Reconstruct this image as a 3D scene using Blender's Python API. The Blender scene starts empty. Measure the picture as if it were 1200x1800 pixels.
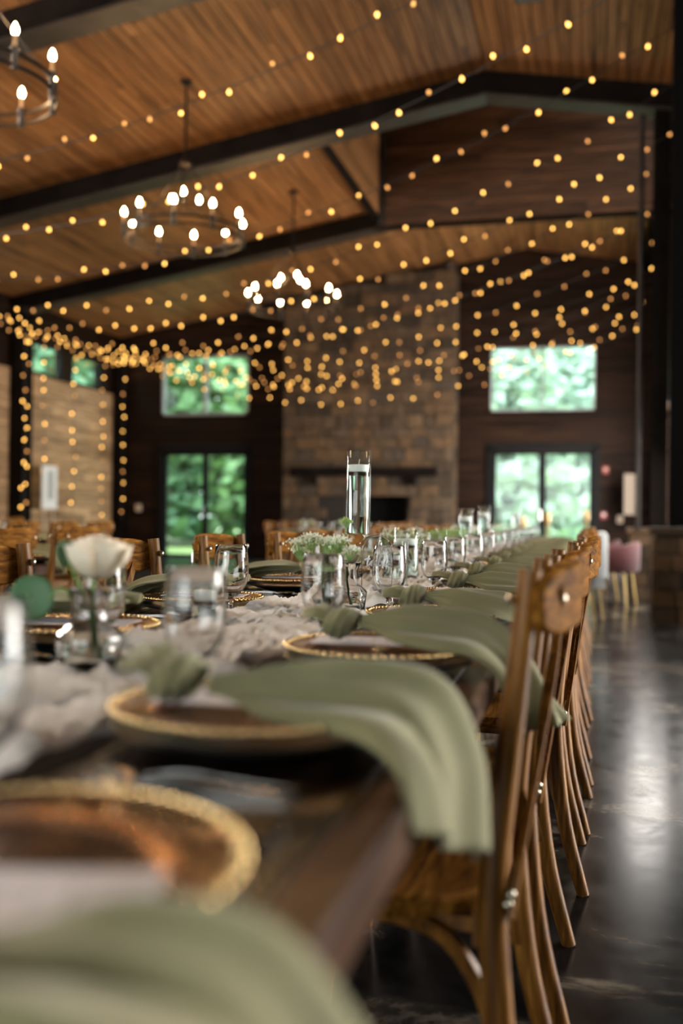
import bpy, bmesh, math, random
from mathutils import Vector, Matrix, noise

random.seed(7)
SC = bpy.context.scene
COL = SC.collection
PI = math.pi

# ------------------------------------------------------------------ camera
ZC = 1.02                       # lens height above the floor
FPX = 1750.0                    # focal length in pixels of the 1200 x 1800 frame
YAW, PITCH, ROLL = math.atan(436 / FPX), math.radians(.25), math.radians(.7)
fwd = Vector((-math.sin(YAW) * math.cos(PITCH), math.cos(YAW) * math.cos(PITCH), math.sin(PITCH)))
rgt = Vector((math.cos(YAW), math.sin(YAW), 0))
upv = rgt.cross(fwd)
cr = rgt * math.cos(ROLL) + upv * math.sin(ROLL)
cu = -rgt * math.sin(ROLL) + upv * math.cos(ROLL)
cam = bpy.data.cameras.new('camera')
cam.sensor_fit = 'VERTICAL'
cam.sensor_height = 36.0
cam.lens = 36.0 * FPX / 1800
cam.dof.use_dof = True
cam.dof.focus_distance = 2.75
cam.dof.aperture_fstop = 1.55
cam.clip_end = 300
cam_ob = bpy.data.objects.new('camera', cam)
COL.objects.link(cam_ob)
M3 = Matrix((cr, cu, -fwd)).transposed()
cam_ob.matrix_world = Matrix.Translation((0, 0, ZC)) @ M3.to_4x4()
SC.camera = cam_ob

# ------------------------------------------------------------------ exposure, sky, daylight
vs = SC.view_settings
vs.view_transform = 'Standard'
vs.look = 'None'
vs.exposure = 0.18
vs.gamma = 1.0
vs.use_curve_mapping = False
cy = SC.cycles
cy.use_denoising = True
cy.max_bounces = 10
cy.diffuse_bounces = 3
cy.glossy_bounces = 4
cy.transmission_bounces = 10
cy.transparent_max_bounces = 16
cy.caustics_reflective = False
cy.caustics_refractive = False
cy.sample_clamp_indirect = 4.0
cy.use_light_tree = True

w = bpy.data.worlds.new('sky')
w.use_nodes = True
SC.world = w
nt = w.node_tree
bg = nt.nodes['Background']
tc = nt.nodes.new('ShaderNodeTexCoord')
sp = nt.nodes.new('ShaderNodeSeparateXYZ')
rp = nt.nodes.new('ShaderNodeValToRGB')
nt.links.new(tc.outputs['Generated'], sp.inputs[0])
nt.links.new(sp.outputs['Z'], rp.inputs[0])
rp.color_ramp.elements[0].color = (.80, .88, .86, 1)
rp.color_ramp.elements[1].color = (.62, .76, .90, 1)
nt.links.new(rp.outputs[0], bg.inputs[0])
bg.inputs[1].default_value = 7.0


def area(name, loc, to, sx, sy, power, col):
    l = bpy.data.lights.new(name, 'AREA')
    l.shape = 'RECTANGLE'
    l.size, l.size_y, l.energy, l.color = sx, sy, power, col
    o = bpy.data.objects.new(name, l)
    COL.objects.link(o)
    o.location = loc
    d = (Vector(to) - Vector(loc)).normalized()
    o.rotation_euler = d.to_track_quat('-Z', 'Z').to_euler()
    return o


DAY = (1.0, .95, .88)
# daylight through the hall's big glazed openings: side of the hall, behind the camera, clerestory, two bays between the piers
area('side_door_light', (6.7, 6.4, 1.9), (-1.0, 2.2, .8), 4.4, 3.0, 1150, DAY)
area('entrance_light', (-4.0, -6.2, 2.2), (-4.0, 10, 2.2), 8, 3.4, 130, DAY)
area('clerestory_light', (-11.0, 8.0, 4.2), (-.7, 4.5, .6), 11, 1.5, 3400, DAY)
area('bay_light', (1.22, 11.9, 2.0), (-.4, 11.5, 0), 1.9, 1.6, 85, DAY)
area('bay_light', (1.22, 14.9, 2.0), (-.4, 14.6, 0), 1.5, 1.6, 75, DAY)


area('bay_light', (1.55, 18.5, 1.9), (-11, 19.5, 2.2), 3.4, 2.4, 900, DAY)
for cy_ in (2.8,):                        # the next two chandeliers of the row, over and behind the camera
    l = bpy.data.lights.new('chandelier_light', 'POINT')
    l.energy, l.color, l.shadow_soft_size = 380, (1, .72, .42), .7
    o = bpy.data.objects.new('chandelier_light', l)
    COL.objects.link(o)
    o.location = (-4.9, cy_, 4.7)
area('lantern_light', (1.42, 15.7, 8.3), (-3.8, 16.4, 7.8), 2.6, 1.2, 45, DAY)


# ------------------------------------------------------------------ materials
def new_mat(name):
    m = bpy.data.materials.new(name)
    m.use_nodes = True
    n = m.node_tree.nodes
    return m, m.node_tree, n['Principled BSDF'], n['Material Output']


def plain(name, col, rough=.5, metal=0, **kw):
    m, t, b, o = new_mat(name)
    b.inputs['Base Color'].default_value = (*col, 1)
    b.inputs['Roughness'].default_value = rough
    b.inputs['Metallic'].default_value = metal
    for k, v in kw.items():
        b.inputs[k.replace('_', ' ')].default_value = v
    return m


def mapping(t, scale, space='Object', rot=(0, 0, 0)):
    if space == 'World':
        g = t.nodes.new('ShaderNodeNewGeometry')
        src = g.outputs['Position']
    else:
        src = t.nodes.new('ShaderNodeTexCoord').outputs[space]
    mp = t.nodes.new('ShaderNodeMapping')
    mp.inputs['Scale'].default_value = scale
    mp.inputs['Rotation'].default_value = rot
    t.links.new(src, mp.inputs[0])
    return mp.outputs[0]


def ramp(t, fac, stops):
    r = t.nodes.new('ShaderNodeValToRGB')
    e = r.color_ramp.elements
    while len(e) < len(stops):
        e.new(.5)
    for i, (p, c) in enumerate(stops):
        e[i].position = p
        e[i].color = (*c, 1) if len(c) == 3 else c
    t.links.new(fac, r.inputs[0])
    return r.outputs[0]


def noisetex(t, vec, scale=1, detail=4, rough=.55, dist=0):
    n = t.nodes.new('ShaderNodeTexNoise')
    n.inputs['Scale'].default_value = scale
    n.inputs['Detail'].default_value = detail
    n.inputs['Roughness'].default_value = rough
    n.inputs['Distortion'].default_value = dist
    if vec is not None:
        t.links.new(vec, n.inputs['Vector'])
    return n.outputs['Fac']


def mixc(t, fac, a, b, mode='MIX'):
    m = t.nodes.new('ShaderNodeMix')
    m.data_type = 'RGBA'
    m.blend_type = mode
    for sock, v in ((m.inputs[0], fac), (m.inputs[6], a), (m.inputs[7], b)):
        if hasattr(v, 'is_linked'):
            t.links.new(v, sock)
        else:
            sock.default_value = v if isinstance(v, (int, float)) else (*v, 1)
    return m.outputs[2]


def bump(t, b, h, strength, dist=.01):
    n = t.nodes.new('ShaderNodeBump')
    n.inputs['Strength'].default_value = strength
    n.inputs['Distance'].default_value = dist
    t.links.new(h, n.inputs['Height'])
    t.links.new(n.outputs[0], b.inputs['Normal'])


def wood(name, dark, mid, light, scale, space='Object', rough=.42, vary=0.0, bstr=.25, knots=False, spec=.3):
    """grained timber: long noise streaks, optional tone change from piece to piece"""
    m, t, b, o = new_mat(name)
    v = mapping(t, scale, space)
    if space == 'World':               # shift the grain from board to board
        oi = t.nodes.new('ShaderNodeObjectInfo')
        add = t.nodes.new('ShaderNodeVectorMath')
        add.operation = 'MULTIPLY_ADD'
        t.links.new(oi.outputs['Random'], add.inputs[0])
        add.inputs[1].default_value = (37, 53, 71)
        t.links.new(v, add.inputs[2])
        v = add.outputs[0]
    f = noisetex(t, v, 1, 6, .6, .6)
    c = ramp(t, f, [(.30, dark), (.52, mid), (.72, light)])
    if vary:
        oi = t.nodes.new('ShaderNodeObjectInfo')
        tone = ramp(t, oi.outputs['Random'], [(0, (1 - vary,) * 3), (1, (1 + vary * .6,) * 3)])
        c = mixc(t, 1.0, c, tone, 'MULTIPLY')
    if knots:
        kv = mapping(t, tuple(s * .55 for s in scale), space)
        k = noisetex(t, kv, .8, 2, .5)
        kc = ramp(t, k, [(.24, (.35, .3, .25)), (.36, (1, 1, 1))])
        c = mixc(t, 1.0, c, kc, 'MULTIPLY')
    t.links.new(c, b.inputs['Base Color'])
    b.inputs['Roughness'].default_value = rough
    b.inputs['Specular IOR Level'].default_value = spec
    bump(t, b, f, bstr, .004)
    return m


def glassmat(name, col=(1, 1, 1), ior=1.45, rough=0.0):
    m, t, b, o = new_mat(name)
    g = t.nodes.new('ShaderNodeBsdfGlass')
    g.inputs['Color'].default_value = (*col, 1)
    g.inputs['IOR'].default_value = ior
    g.inputs['Roughness'].default_value = rough
    t.links.new(g.outputs[0], o.inputs[0])
    return m


def thinglass(name, col=(.97, .99, .98), rough=.02, ior=1.5, bstr=0, bscale=(1, 1, 1)):
    """a thin clear wall: see-through, with a mirror sheen by angle"""
    m, t, b, o = new_mat(name)
    tr = t.nodes.new('ShaderNodeBsdfTransparent')
    tr.inputs[0].default_value = (*col, 1)
    gl = t.nodes.new('ShaderNodeBsdfGlossy')
    gl.inputs['Roughness'].default_value = rough
    lw = t.nodes.new('ShaderNodeLayerWeight')       # the same from either side of the wall
    lw.inputs[0].default_value = .5
    pw = t.nodes.new('ShaderNodeMath')
    pw.operation = 'POWER'
    pw.inputs[1].default_value = 5
    t.links.new(lw.outputs['Facing'], pw.inputs[0])
    fr = t.nodes.new('ShaderNodeMath')
    fr.operation = 'MULTIPLY_ADD'
    fr.inputs[1].default_value = .94
    fr.inputs[2].default_value = ((ior - 1) / (ior + 1)) ** 2
    t.links.new(pw.outputs[0], fr.inputs[0])
    if bstr:
        f = noisetex(t, mapping(t, bscale), 1, 2)
        n = t.nodes.new('ShaderNodeBump')
        n.inputs['Strength'].default_value = bstr
        t.links.new(f, n.inputs['Height'])
        t.links.new(n.outputs[0], gl.inputs['Normal'])
    mx = t.nodes.new('ShaderNodeMixShader')
    t.links.new(fr.outputs[0], mx.inputs[0])
    t.links.new(tr.outputs[0], mx.inputs[1])
    t.links.new(gl.outputs[0], mx.inputs[2])
    t.links.new(mx.outputs[0], o.inputs[0])
    return m


def emit(name, col, s, sampled=True):
    m, t, b, o = new_mat(name)
    e = t.nodes.new('ShaderNodeEmission')
    e.inputs[0].default_value = (*col, 1)
    e.inputs[1].default_value = s
    t.links.new(e.outputs[0], o.inputs[0])
    if not sampled:
        m.cycles.emission_sampling = 'NONE'
    return m


def cloth(name, col, rough=.85, weave=900, tl=.0, bstr=.15):
    m, t, b, o = new_mat(name)
    v = mapping(t, (weave, weave, weave))
    f = noisetex(t, v, 1, 2)
    big = noisetex(t, mapping(t, (14, 14, 14)), 1, 3)
    c = mixc(t, big, tuple(x * .88 for x in col), tuple(min(1, x * 1.08) for x in col))
    t.links.new(c, b.inputs['Base Color'])
    b.inputs['Roughness'].default_value = rough
    b.inputs['Sheen Weight'].default_value = .25
    bump(t, b, f, bstr, .001)
    if tl:
        d = t.nodes.new('ShaderNodeBsdfTranslucent')
        t.links.new(c, d.inputs[0])
        mx = t.nodes.new('ShaderNodeMixShader')
        mx.inputs[0].default_value = tl
        t.links.new(b.outputs[0], mx.inputs[1])
        t.links.new(d.outputs[0], mx.inputs[2])
        t.links.new(mx.outputs[0], o.inputs[0])
    return m


MAT = {}
MAT['oak'] = wood('oak', (.045, .014, .0025), (.185, .072, .011), (.38, .165, .030), (70, 70, 3.2), rough=.40, spec=.22)
MAT['oak_flat'] = wood('oak_flat', (.045, .014, .0025), (.185, .072, .011), (.38, .165, .030), (60, 5, 60), rough=.6, spec=.03)
MAT['walnut'] = wood('walnut', (.004, .002, .0015), (.017, .008, .005), (.048, .025, .015), (55, 2.2, 55), 'World', .27, .35, .35)
MAT['pine'] = wood('pine', (.09, .034, .011), (.25, .108, .036), (.36, .175, .066), (16, .8, 16), 'World', .5, .30, .15, True)
MAT['dark_pine'] = wood('dark_pine', (.018, .008, .004), (.10, .044, .02), (.20, .095, .045), (.9, 18, 18), 'World', .5, .4, .2, True)
MAT['wall_pine'] = wood('wall_pine', (.004, .002, .0012), (.019, .0085, .0045), (.042, .020, .010), (.9, 18, 18), 'World', .6, .4, .2, True, .1)
MAT['tan_pine'] = wood('tan_pine', (.12, .065, .03), (.42, .26, .135), (.62, .42, .24), (18, .9, 18), 'World', .6, .3, .2, True)
MAT['beam'] = wood('beam', (.003, .002, .0015), (.007, .0045, .0035), (.012, .008, .006), (2, 2, 2), 'World', .7, spec=.08)
MAT['flange'] = wood('flange', (.016, .012, .010), (.032, .025, .021), (.05, .040, .033), (2, 2, 2), 'World', .5)
MAT['black'] = plain('black_paint', (.004, .0035, .0035), .8, 0, Specular_IOR_Level=.1)
MAT['iron'] = plain('dark_iron', (.022, .017, .014), .4, .7)
MAT['frame_black'] = plain('frame_black', (.005, .005, .0055), .6, 0, Specular_IOR_Level=.15)
MAT['frame_grey'] = plain('frame_grey', (.30, .31, .31), .45)
MAT['steel'] = plain('cutlery_steel', (.42, .40, .38), .16, 1)
MAT['brass'] = plain('brass_bolt', (.62, .55, .42), .28, 1)
MAT['gold'] = plain('gold_bead', (.80, .56, .26), .12, 1)
MAT['sage'] = cloth('sage_linen', (.285, .258, .126), tl=.06)
MAT['gauze'] = cloth('white_gauze', (.93, .83, .75), .9, 1400, .12, .3)
MAT['card'] = plain('card', (.72, .66, .68), .6)
MAT['plate'] = plain('slate_plate', (.012, .017, .020), .32)
MAT['glass'] = glassmat('clear_glass')
MAT['cut_glass'] = glassmat('cut_glass', (1, 1, 1), 1.46)
MAT['thin'] = thinglass('thin_glass')
MAT['pane'] = thinglass('window_pane', (.90, .95, .93), .0, 1.35)
MAT['acrylic'] = thinglass('acrylic', (.96, .97, .97), .0, 1.49)
MAT['water'] = glassmat('water', (.98, 1, .99), 1.33)
MAT['wax'] = plain('white_wax', (.82, .80, .78), .5, 0, Subsurface_Weight=.2)
MAT['wick'] = plain('wick', (.75, .7, .62), .8)
MAT['ink'] = plain('white_ink', (1, 1, 1), .6)
MAT['petal'] = plain('cream_petal', (.80, .66, .50), .6, 0, Subsurface_Weight=.15)
MAT['floret'] = plain('lace_floret', (.78, .78, .62), .7)
MAT['stem'] = plain('green_stem', (.17, .30, .075), .5)
MAT['leaf'] = plain('eucalyptus_leaf', (.075, .17, .075), .6)
MAT['bud'] = plain('green_floret', (.30, .42, .10), .7)
MAT['pink'] = cloth('pink_velvet', (.105, .022, .022), .8, 500)
MAT['white_cloth'] = cloth('white_slipcover', (.88, .84, .80), .85, 600)
MAT['gold_leg'] = plain('gold_leg', (.60, .38, .13), .35, .6)
MAT['bulb'] = emit('string_bulb', (1, .50, .11), 6.2, False)
MAT['bulb_dim'] = emit('string_bulb_turned', (1, .43, .12), 2.2, False)
MAT['lamp'] = emit('candle_bulb', (1, .60, .26), 190)
MAT['sleeve'] = plain('candle_sleeve', (.30, .19, .10), .6)
MAT['cable'] = plain('cable', (.018, .013, .010), .7)
MAT['red'] = plain('alarm_red', (.30, .02, .02), .5)
MAT['beige'] = plain('beige_plastic', (.55, .44, .33), .5)
MAT['dull_panel'] = plain('dull_panel', (.16, .12, .085), .6)
MAT['poster'] = plain('white_board', (.74, .74, .72), .6)
MAT['grey_print'] = plain('grey_print', (.40, .40, .39), .6)
MAT['vent'] = plain('grey_vent', (.16, .15, .14), .5)


def charger_glass():
    """clear ribbed glass with a smoky amber cast"""
    m, t, b, o = new_mat('ribbed_amber_glass')
    v = t.nodes.new('ShaderNodeTexCoord').outputs['Object']
    s = t.nodes.new('ShaderNodeSeparateXYZ')
    t.links.new(v, s.inputs[0])
    at = t.nodes.new('ShaderNodeMath')
    at.operation = 'ARCTAN2'
    t.links.new(s.outputs[1], at.inputs[0])
    t.links.new(s.outputs[0], at.inputs[1])
    mu = t.nodes.new('ShaderNodeMath')
    mu.operation = 'MULTIPLY'
    mu.inputs[1].default_value = 90
    t.links.new(at.outputs[0], mu.inputs[0])
    si = t.nodes.new('ShaderNodeMath')
    si.operation = 'SINE'
    t.links.new(mu.outputs[0], si.inputs[0])
    tr = t.nodes.new('ShaderNodeBsdfTransparent')
    tr.inputs[0].default_value = (.86, .78, .72, 1)
    gl = t.nodes.new('ShaderNodeBsdfGlossy')
    gl.inputs['Roughness'].default_value = .12
    gl.inputs['Color'].default_value = (1, .86, .74, 1)
    n = t.nodes.new('ShaderNodeBump')
    n.inputs['Strength'].default_value = .35
    n.inputs['Distance'].default_value = .002
    t.links.new(si.outputs[0], n.inputs['Height'])
    t.links.new(n.outputs[0], gl.inputs['Normal'])
    lw = t.nodes.new('ShaderNodeLayerWeight')
    lw.inputs[0].default_value = .5
    pw = t.nodes.new('ShaderNodeMath')
    pw.operation = 'POWER'
    pw.inputs[1].default_value = 5
    t.links.new(lw.outputs['Facing'], pw.inputs[0])
    fr = t.nodes.new('ShaderNodeMath')
    fr.operation = 'MULTIPLY_ADD'
    fr.inputs[1].default_value = .9
    fr.inputs[2].default_value = .07
    t.links.new(pw.outputs[0], fr.inputs[0])
    mx = t.nodes.new('ShaderNodeMixShader')
    t.links.new(fr.outputs[0], mx.inputs[0])
    t.links.new(tr.outputs[0], mx.inputs[1])
    t.links.new(gl.outputs[0], mx.inputs[2])
    t.links.new(mx.outputs[0], o.inputs[0])
    return m


MAT['charger'] = charger_glass()
MAT['warm_reflection'] = plain('painted_reflection', (.70, .40, .24), .2, .85)  # copper tone painted in for chandelier light mirrored by the clear glass


def stone_mat():
    m, t, b, o = new_mat('field_stone')
    oi = t.nodes.new('ShaderNodeObjectInfo')
    base = ramp(t, oi.outputs['Random'], [(0, (.034, .022, .013)), (.3, (.085, .052, .027)), (.6, (.125, .070, .032)), (.8, (.058, .042, .030)), (1, (.150, .092, .048))])
    f = noisetex(t, mapping(t, (5, 5, 5), 'World'), 1, 6, .65)
    c = mixc(t, 1, base, ramp(t, f, [(.3, (.55, .52, .5)), (.7, (1.3, 1.25, 1.15))]), 'MULTIPLY')
    t.links.new(c, b.inputs['Base Color'])
    b.inputs['Roughness'].default_value = .85
    bump(t, b, f, .5, .03)
    return m


MAT['stone'] = stone_mat()
MAT['mortar'] = plain('mortar', (.022, .016, .012), .95)


def floor_mat():
    m, t, b, o = new_mat('polished_concrete')
    v = mapping(t, (1, 1, 1), 'World')
    a = noisetex(t, v, 1.15, 9, .68, 1.1)
    s = noisetex(t, v, 5.5, 8, .7, .5)
    c1 = ramp(t, a, [(.38, (.004, .0042, .0046)), (.49, (.010, .0098, .0098)), (.54, (.032, .027, .022)), (.60, (.15, .125, .095))])
    c2 = ramp(t, s, [(.40, (.55, .55, .57)), (.62, (1.25, 1.22, 1.18))])
    t.links.new(mixc(t, 1, c1, c2, 'MULTIPLY'), b.inputs['Base Color'])
    b.inputs['Specular IOR Level'].default_value = .22
    r = ramp(t, s, [(.35, (.17,) * 3), (.65, (.25,) * 3)])
    t.links.new(r, b.inputs['Roughness'])
    return m


MAT['floor'] = floor_mat()


def foliage(name, a, c):
    m, t, b, o = new_mat(name)
    f = noisetex(t, mapping(t, (1.3, 1.3, 1.3), 'World'), 1, 4)
    col = mixc(t, ramp(t, f, [(.35, (0, 0, 0)), (.65, (1, 1, 1))]), a, c)
    t.links.new(col, b.inputs['Base Color'])
    b.inputs['Roughness'].default_value = .7
    return m


MAT['tree_a'] = foliage('conifer_foliage', (.11, .22, .12), (.24, .42, .23))
MAT['tree_b'] = foliage('broadleaf_foliage', (.17, .32, .14), (.36, .54, .27))
MAT['tree_c'] = foliage('glare_paled_foliage', (.46, .58, .46), (.66, .77, .63))  # leaf colour lightened to stand in for glare and haze at the window
MAT['bark'] = plain('bark', (.20, .17, .14), .9)
MAT['lawn'] = foliage('lawn_grass', (.30, .42, .12), (.52, .60, .24))


# ------------------------------------------------------------------ mesh helpers
class MB:
    def __init__(s):
        s.v, s.f = [], []

    def add(s, vs, fs):
        k = len(s.v)
        s.v += [tuple(p) for p in vs]
        s.f += [tuple(i + k for i in f) for f in fs]
        return s

    def box(s, c, d, rz=0.0):
        x, y, z = (e / 2 for e in d)
        ca, sa = math.cos(rz), math.sin(rz)
        vs = []
        for i in (-1, 1):
            for j in (-1, 1):
                for k in (-1, 1):
                    px, py = i * x, j * y
                    vs.append((c[0] + px * ca - py * sa, c[1] + px * sa + py * ca, c[2] + k * z))
        return s.add(vs, [(0, 1, 3, 2), (4, 6, 7, 5), (0, 4, 5, 1), (2, 3, 7, 6), (0, 2, 6, 4), (1, 5, 7, 3)])

    def quad(s, a, b, c, d):
        return s.add([a, b, c, d], [(0, 1, 2, 3)])

    def prism(s, poly, y0, y1):
        """polygon given in x,z swept along y"""
        n = len(poly)
        vs = [(x, y0, z) for x, z in poly] + [(x, y1, z) for x, z in poly]
        fs = [tuple(range(n)), tuple(range(2 * n - 1, n - 1, -1))]
        fs += [(i, i + n, (i + 1) % n + n, (i + 1) % n) for i in range(n)]
        return s.add(vs, fs)

    def lathe(s, prof, n=24, c=(0, 0, 0), rmod=None):
        vs, fs = [], []
        for i, (r, z) in enumerate(prof):
            for k in range(n):
                a = 2 * PI * k / n
                q = r * (rmod(a, i) if rmod else 1)
                vs.append((c[0] + q * math.cos(a), c[1] + q * math.sin(a), c[2] + z))
        for i in range(len(prof) - 1):
            for k in range(n):
                fs.append((i * n + k, i * n + (k + 1) % n, (i + 1) * n + (k + 1) % n, (i + 1) * n + k))
        if prof[0][0] > 1e-5:
            fs.append(tuple(range(n - 1, -1, -1)))
        if prof[-1][0] > 1e-5:
            fs.append(tuple((len(prof) - 1) * n + k for k in range(n)))
        return s.add(vs, fs)

    def tube(s, pts, rad, n=8, closed=False, flat=1.0):
        pts = [Vector(p) for p in pts]
        m = len(pts)
        rad = rad if isinstance(rad, (list, tuple)) else [rad] * m
        vs, fs = [], []
        ref = None
        for i, p in enumerate(pts):
            a = pts[i - 1] if (i or closed) else p
            b = pts[(i + 1) % m] if (i < m - 1 or closed) else p
            t = (b - a).normalized()
            if ref is None:
                ref = Vector((0, 0, 1)) if abs(t.z) < .9 else Vector((1, 0, 0))
            u = (ref - t * ref.dot(t)).normalized()
            ref = u
            w_ = t.cross(u)
            for k in range(n):
                ang = 2 * PI * k / n
                vs.append(p + u * (math.cos(ang) * rad[i]) + w_ * (math.sin(ang) * rad[i] * flat))
        for i in range(m if closed else m - 1):
            j = (i + 1) % m
            for k in range(n):
                fs.append((i * n + k, i * n + (k + 1) % n, j * n + (k + 1) % n, j * n + k))
        if not closed:
            fs.append(tuple(range(n - 1, -1, -1)))
            fs.append(tuple((m - 1) * n + k for k in range(n)))
        return s.add(vs, fs)

    def strip(s, pts, w_, h, up):
        """rectangular section w (across) x h (along up) swept along pts"""
        pts = [Vector(p) for p in pts]
        up = [Vector(u) for u in up] if isinstance(up, list) else [Vector(up)] * len(pts)
        hs = h if isinstance(h, list) else [h] * len(pts)
        vs, fs = [], []
        for i, p in enumerate(pts):
            t = (pts[min(i + 1, len(pts) - 1)] - pts[max(i - 1, 0)]).normalized()
            u = (up[i] - t * up[i].dot(t)).normalized()
            q = t.cross(u)
            for a, b in ((-1, -1), (1, -1), (1, 1), (-1, 1)):
                vs.append(p + q * (a * w_ / 2) + u * (b * hs[i] / 2))
        for i in range(len(pts) - 1):
            for k in range(4):
                fs.append((i * 4 + k, i * 4 + (k + 1) % 4, i * 4 + 4 + (k + 1) % 4, i * 4 + 4 + k))
        m = len(pts) * 4
        fs += [(3, 2, 1, 0), (m - 4, m - 3, m - 2, m - 1)]
        return s.add(vs, fs)

    def ball(s, c, r, n=10, m=6):
        r = r if isinstance(r, (tuple, list)) else (r, r, r)
        vs = [(c[0], c[1], c[2] + r[2])]
        for i in range(1, m):
            a = PI * i / m
            for k in range(n):
                b = 2 * PI * k / n
                vs.append((c[0] + r[0] * math.sin(a) * math.cos(b), c[1] + r[1] * math.sin(a) * math.sin(b), c[2] + r[2] * math.cos(a)))
        vs.append((c[0], c[1], c[2] - r[2]))
        fs = [(0, 1 + k, 1 + (k + 1) % n) for k in range(n)]
        for i in range(m - 2):
            for k in range(n):
                a, b = 1 + i * n + k, 1 + i * n + (k + 1) % n
                fs.append((a, a + n, b + n, b))
        e = len(vs) - 1
        fs += [(e, 1 + (m - 2) * n + (k + 1) % n, 1 + (m - 2) * n + k) for k in range(n)]
        return s.add(vs, fs)

    def grid(s, rows):
        n = len(rows[0])
        vs = [p for r in rows for p in r]
        fs = [(i * n + k, i * n + k + 1, (i + 1) * n + k + 1, (i + 1) * n + k) for i in range(len(rows) - 1) for k in range(n - 1)]
        return s.add(vs, fs)

    def mesh(s, name, mat, smooth=True):
        me = bpy.data.meshes.new(name)
        me.from_pydata(s.v, [], s.f)
        me.materials.append(MAT[mat] if isinstance(mat, str) else mat)
        if smooth:
            me.polygons.foreach_set('use_smooth', [True] * len(me.polygons))
            me.update()
        return me

    def build(s, name, mat, parent=None, smooth=True, sharp=40):
        me = s.mesh(name, mat, smooth)
        if smooth and sharp:
            bm = bmesh.new()
            bm.from_mesh(me)
            bmesh.ops.recalc_face_normals(bm, faces=bm.faces)
            lim = math.radians(sharp)
            for e in bm.edges:
                if len(e.link_faces) == 2 and e.calc_face_angle(0) > lim:
                    e.smooth = False
            bm.to_mesh(me)
            bm.free()
        return link(name, me, parent)


KIDS = {}


def link(name, me, parent=None):
    o = bpy.data.objects.new(name, me)
    COL.objects.link(o)
    if parent:
        o.parent = parent
        KIDS.setdefault(parent, []).append(o)
    return o


def tag(o, label=None, cat=None, group=None, kind=None):
    for k, v in (('label', label), ('category', cat), ('group', group), ('kind', kind)):
        if v:
            o[k] = v
    return o


def thing(name, label, cat, loc=(0, 0, 0), rz=0.0, group=None):
    o = bpy.data.objects.new(name, None)
    COL.objects.link(o)
    o.location, o.rotation_euler = loc, (0, 0, rz)
    o.empty_display_size = .1
    return tag(o, label, cat, group)


def copy_tree(o, parent=None):
    c = o.copy()
    COL.objects.link(c)
    if parent:
        c.parent = parent
        KIDS.setdefault(parent, []).append(c)
    for k in KIDS.get(o, []):
        copy_tree(k, c)
    return c


def put(o, loc, rz=0.0, label=None, group=None):
    o.location, o.rotation_euler = loc, (0, 0, rz)
    if label:
        o['label'] = label
    if group:
        o['group'] = group
    return o


def solid(o, t, off=0):
    m = o.modifiers.new('thickness', 'SOLIDIFY')
    m.thickness, m.offset = t, off
    return o


def subsurf(o, n=1):
    m = o.modifiers.new('smooth', 'SUBSURF')
    m.levels = m.render_levels = n
    return o


def lerp(a, b, t):
    return a + (b - a) * t


def interp(pts, t):
    """smooth (Catmull-Rom) point at t in 0..1 along pts"""
    n = len(pts) - 1
    x = min(max(t, 0), 1) * n
    i = min(int(x), n - 1)
    f = x - i
    p0, p1, p2, p3 = (Vector(pts[max(0, min(n, j))]) for j in (i - 1, i, i + 1, i + 2))
    return .5 * ((2 * p1) + (p2 - p0) * f + (2 * p0 - 5 * p1 + 4 * p2 - p3) * f * f + (3 * p1 - p0 - 3 * p2 + p3) * f ** 3)


def curve(pts, n):
    return [interp(pts, i / (n - 1)) for i in range(n)]


UNIT = {}


def piece(name, mat, parent, c, d, rot=(0, 0, 0)):
    """a board or block: shared unit mesh with worn edges, scaled to size"""
    me = UNIT.get((name, mat))
    if me is None:
        b = MB()
        b.box((0, 0, 0), (1, 1, 1))
        me = UNIT[(name, mat)] = b.mesh(name, mat, False)
    o = link(name, me, parent)
    o.location, o.scale, o.rotation_euler = c, d, rot
    return o
# ------------------------------------------------------------------ the hall
YF, XL, XR, RX = 22.5, -11.3, 1.3, -1.42       # end wall, long walls, ridge


def zc(x):
    return 7.03 - .17 * abs(x - RX)


def S(name, ob):
    ob.name = name
    ob['kind'] = 'structure'
    return ob


def setting(name):
    o = bpy.data.objects.new(name, None)
    COL.objects.link(o)
    o['kind'] = 'structure'
    return o


b = MB()
b.box((-2.2, 8.2, -.06), (19.4, 29.2, .12))
floor = S('floor', b.build('floor', 'floor', None, False))
b = MB()
b.box((-8, 46, -.14), (90, 46, .1))
lawn = S('ground', b.build('ground', 'lawn', None, False))

# roof deck (dark backing) with the boards under it
HX0, HY0, HY1 = -3.78, 13.72, 17.72            # the raised lantern over the right part of one bay
b = MB()


def slab(x0, x1, y0, y1):
    z0, z1 = zc(x0) + .03, zc(x1) + .03
    b.prism([(x0, z0), (x1, z1), (x1, z1 + .12), (x0, z0 + .12)], y0, y1)


slab(-11.6, HX0, -6.6, 22.75)
slab(HX0, RX, -6.6, HY0)
slab(HX0, RX, HY1, 22.75)
slab(RX, 7.3, -6.6, HY0)
slab(RX, 7.3, HY1, 22.75)
ceiling = S('ceiling', b.build('ceiling', 'beam', None, False))
rnd = random.Random(3)
PW = .143


def board(xc, wd, y0, y1, side):
    a = math.atan(.17) * (-1 if side < 0 else 1)
    piece('plank', 'pine', ceiling, (xc, (y0 + y1) / 2, zc(xc) + .012 + rnd.uniform(-.002, .002)), (wd - .013, y1 - y0 - .006, .024), (0, a, 0))


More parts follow.
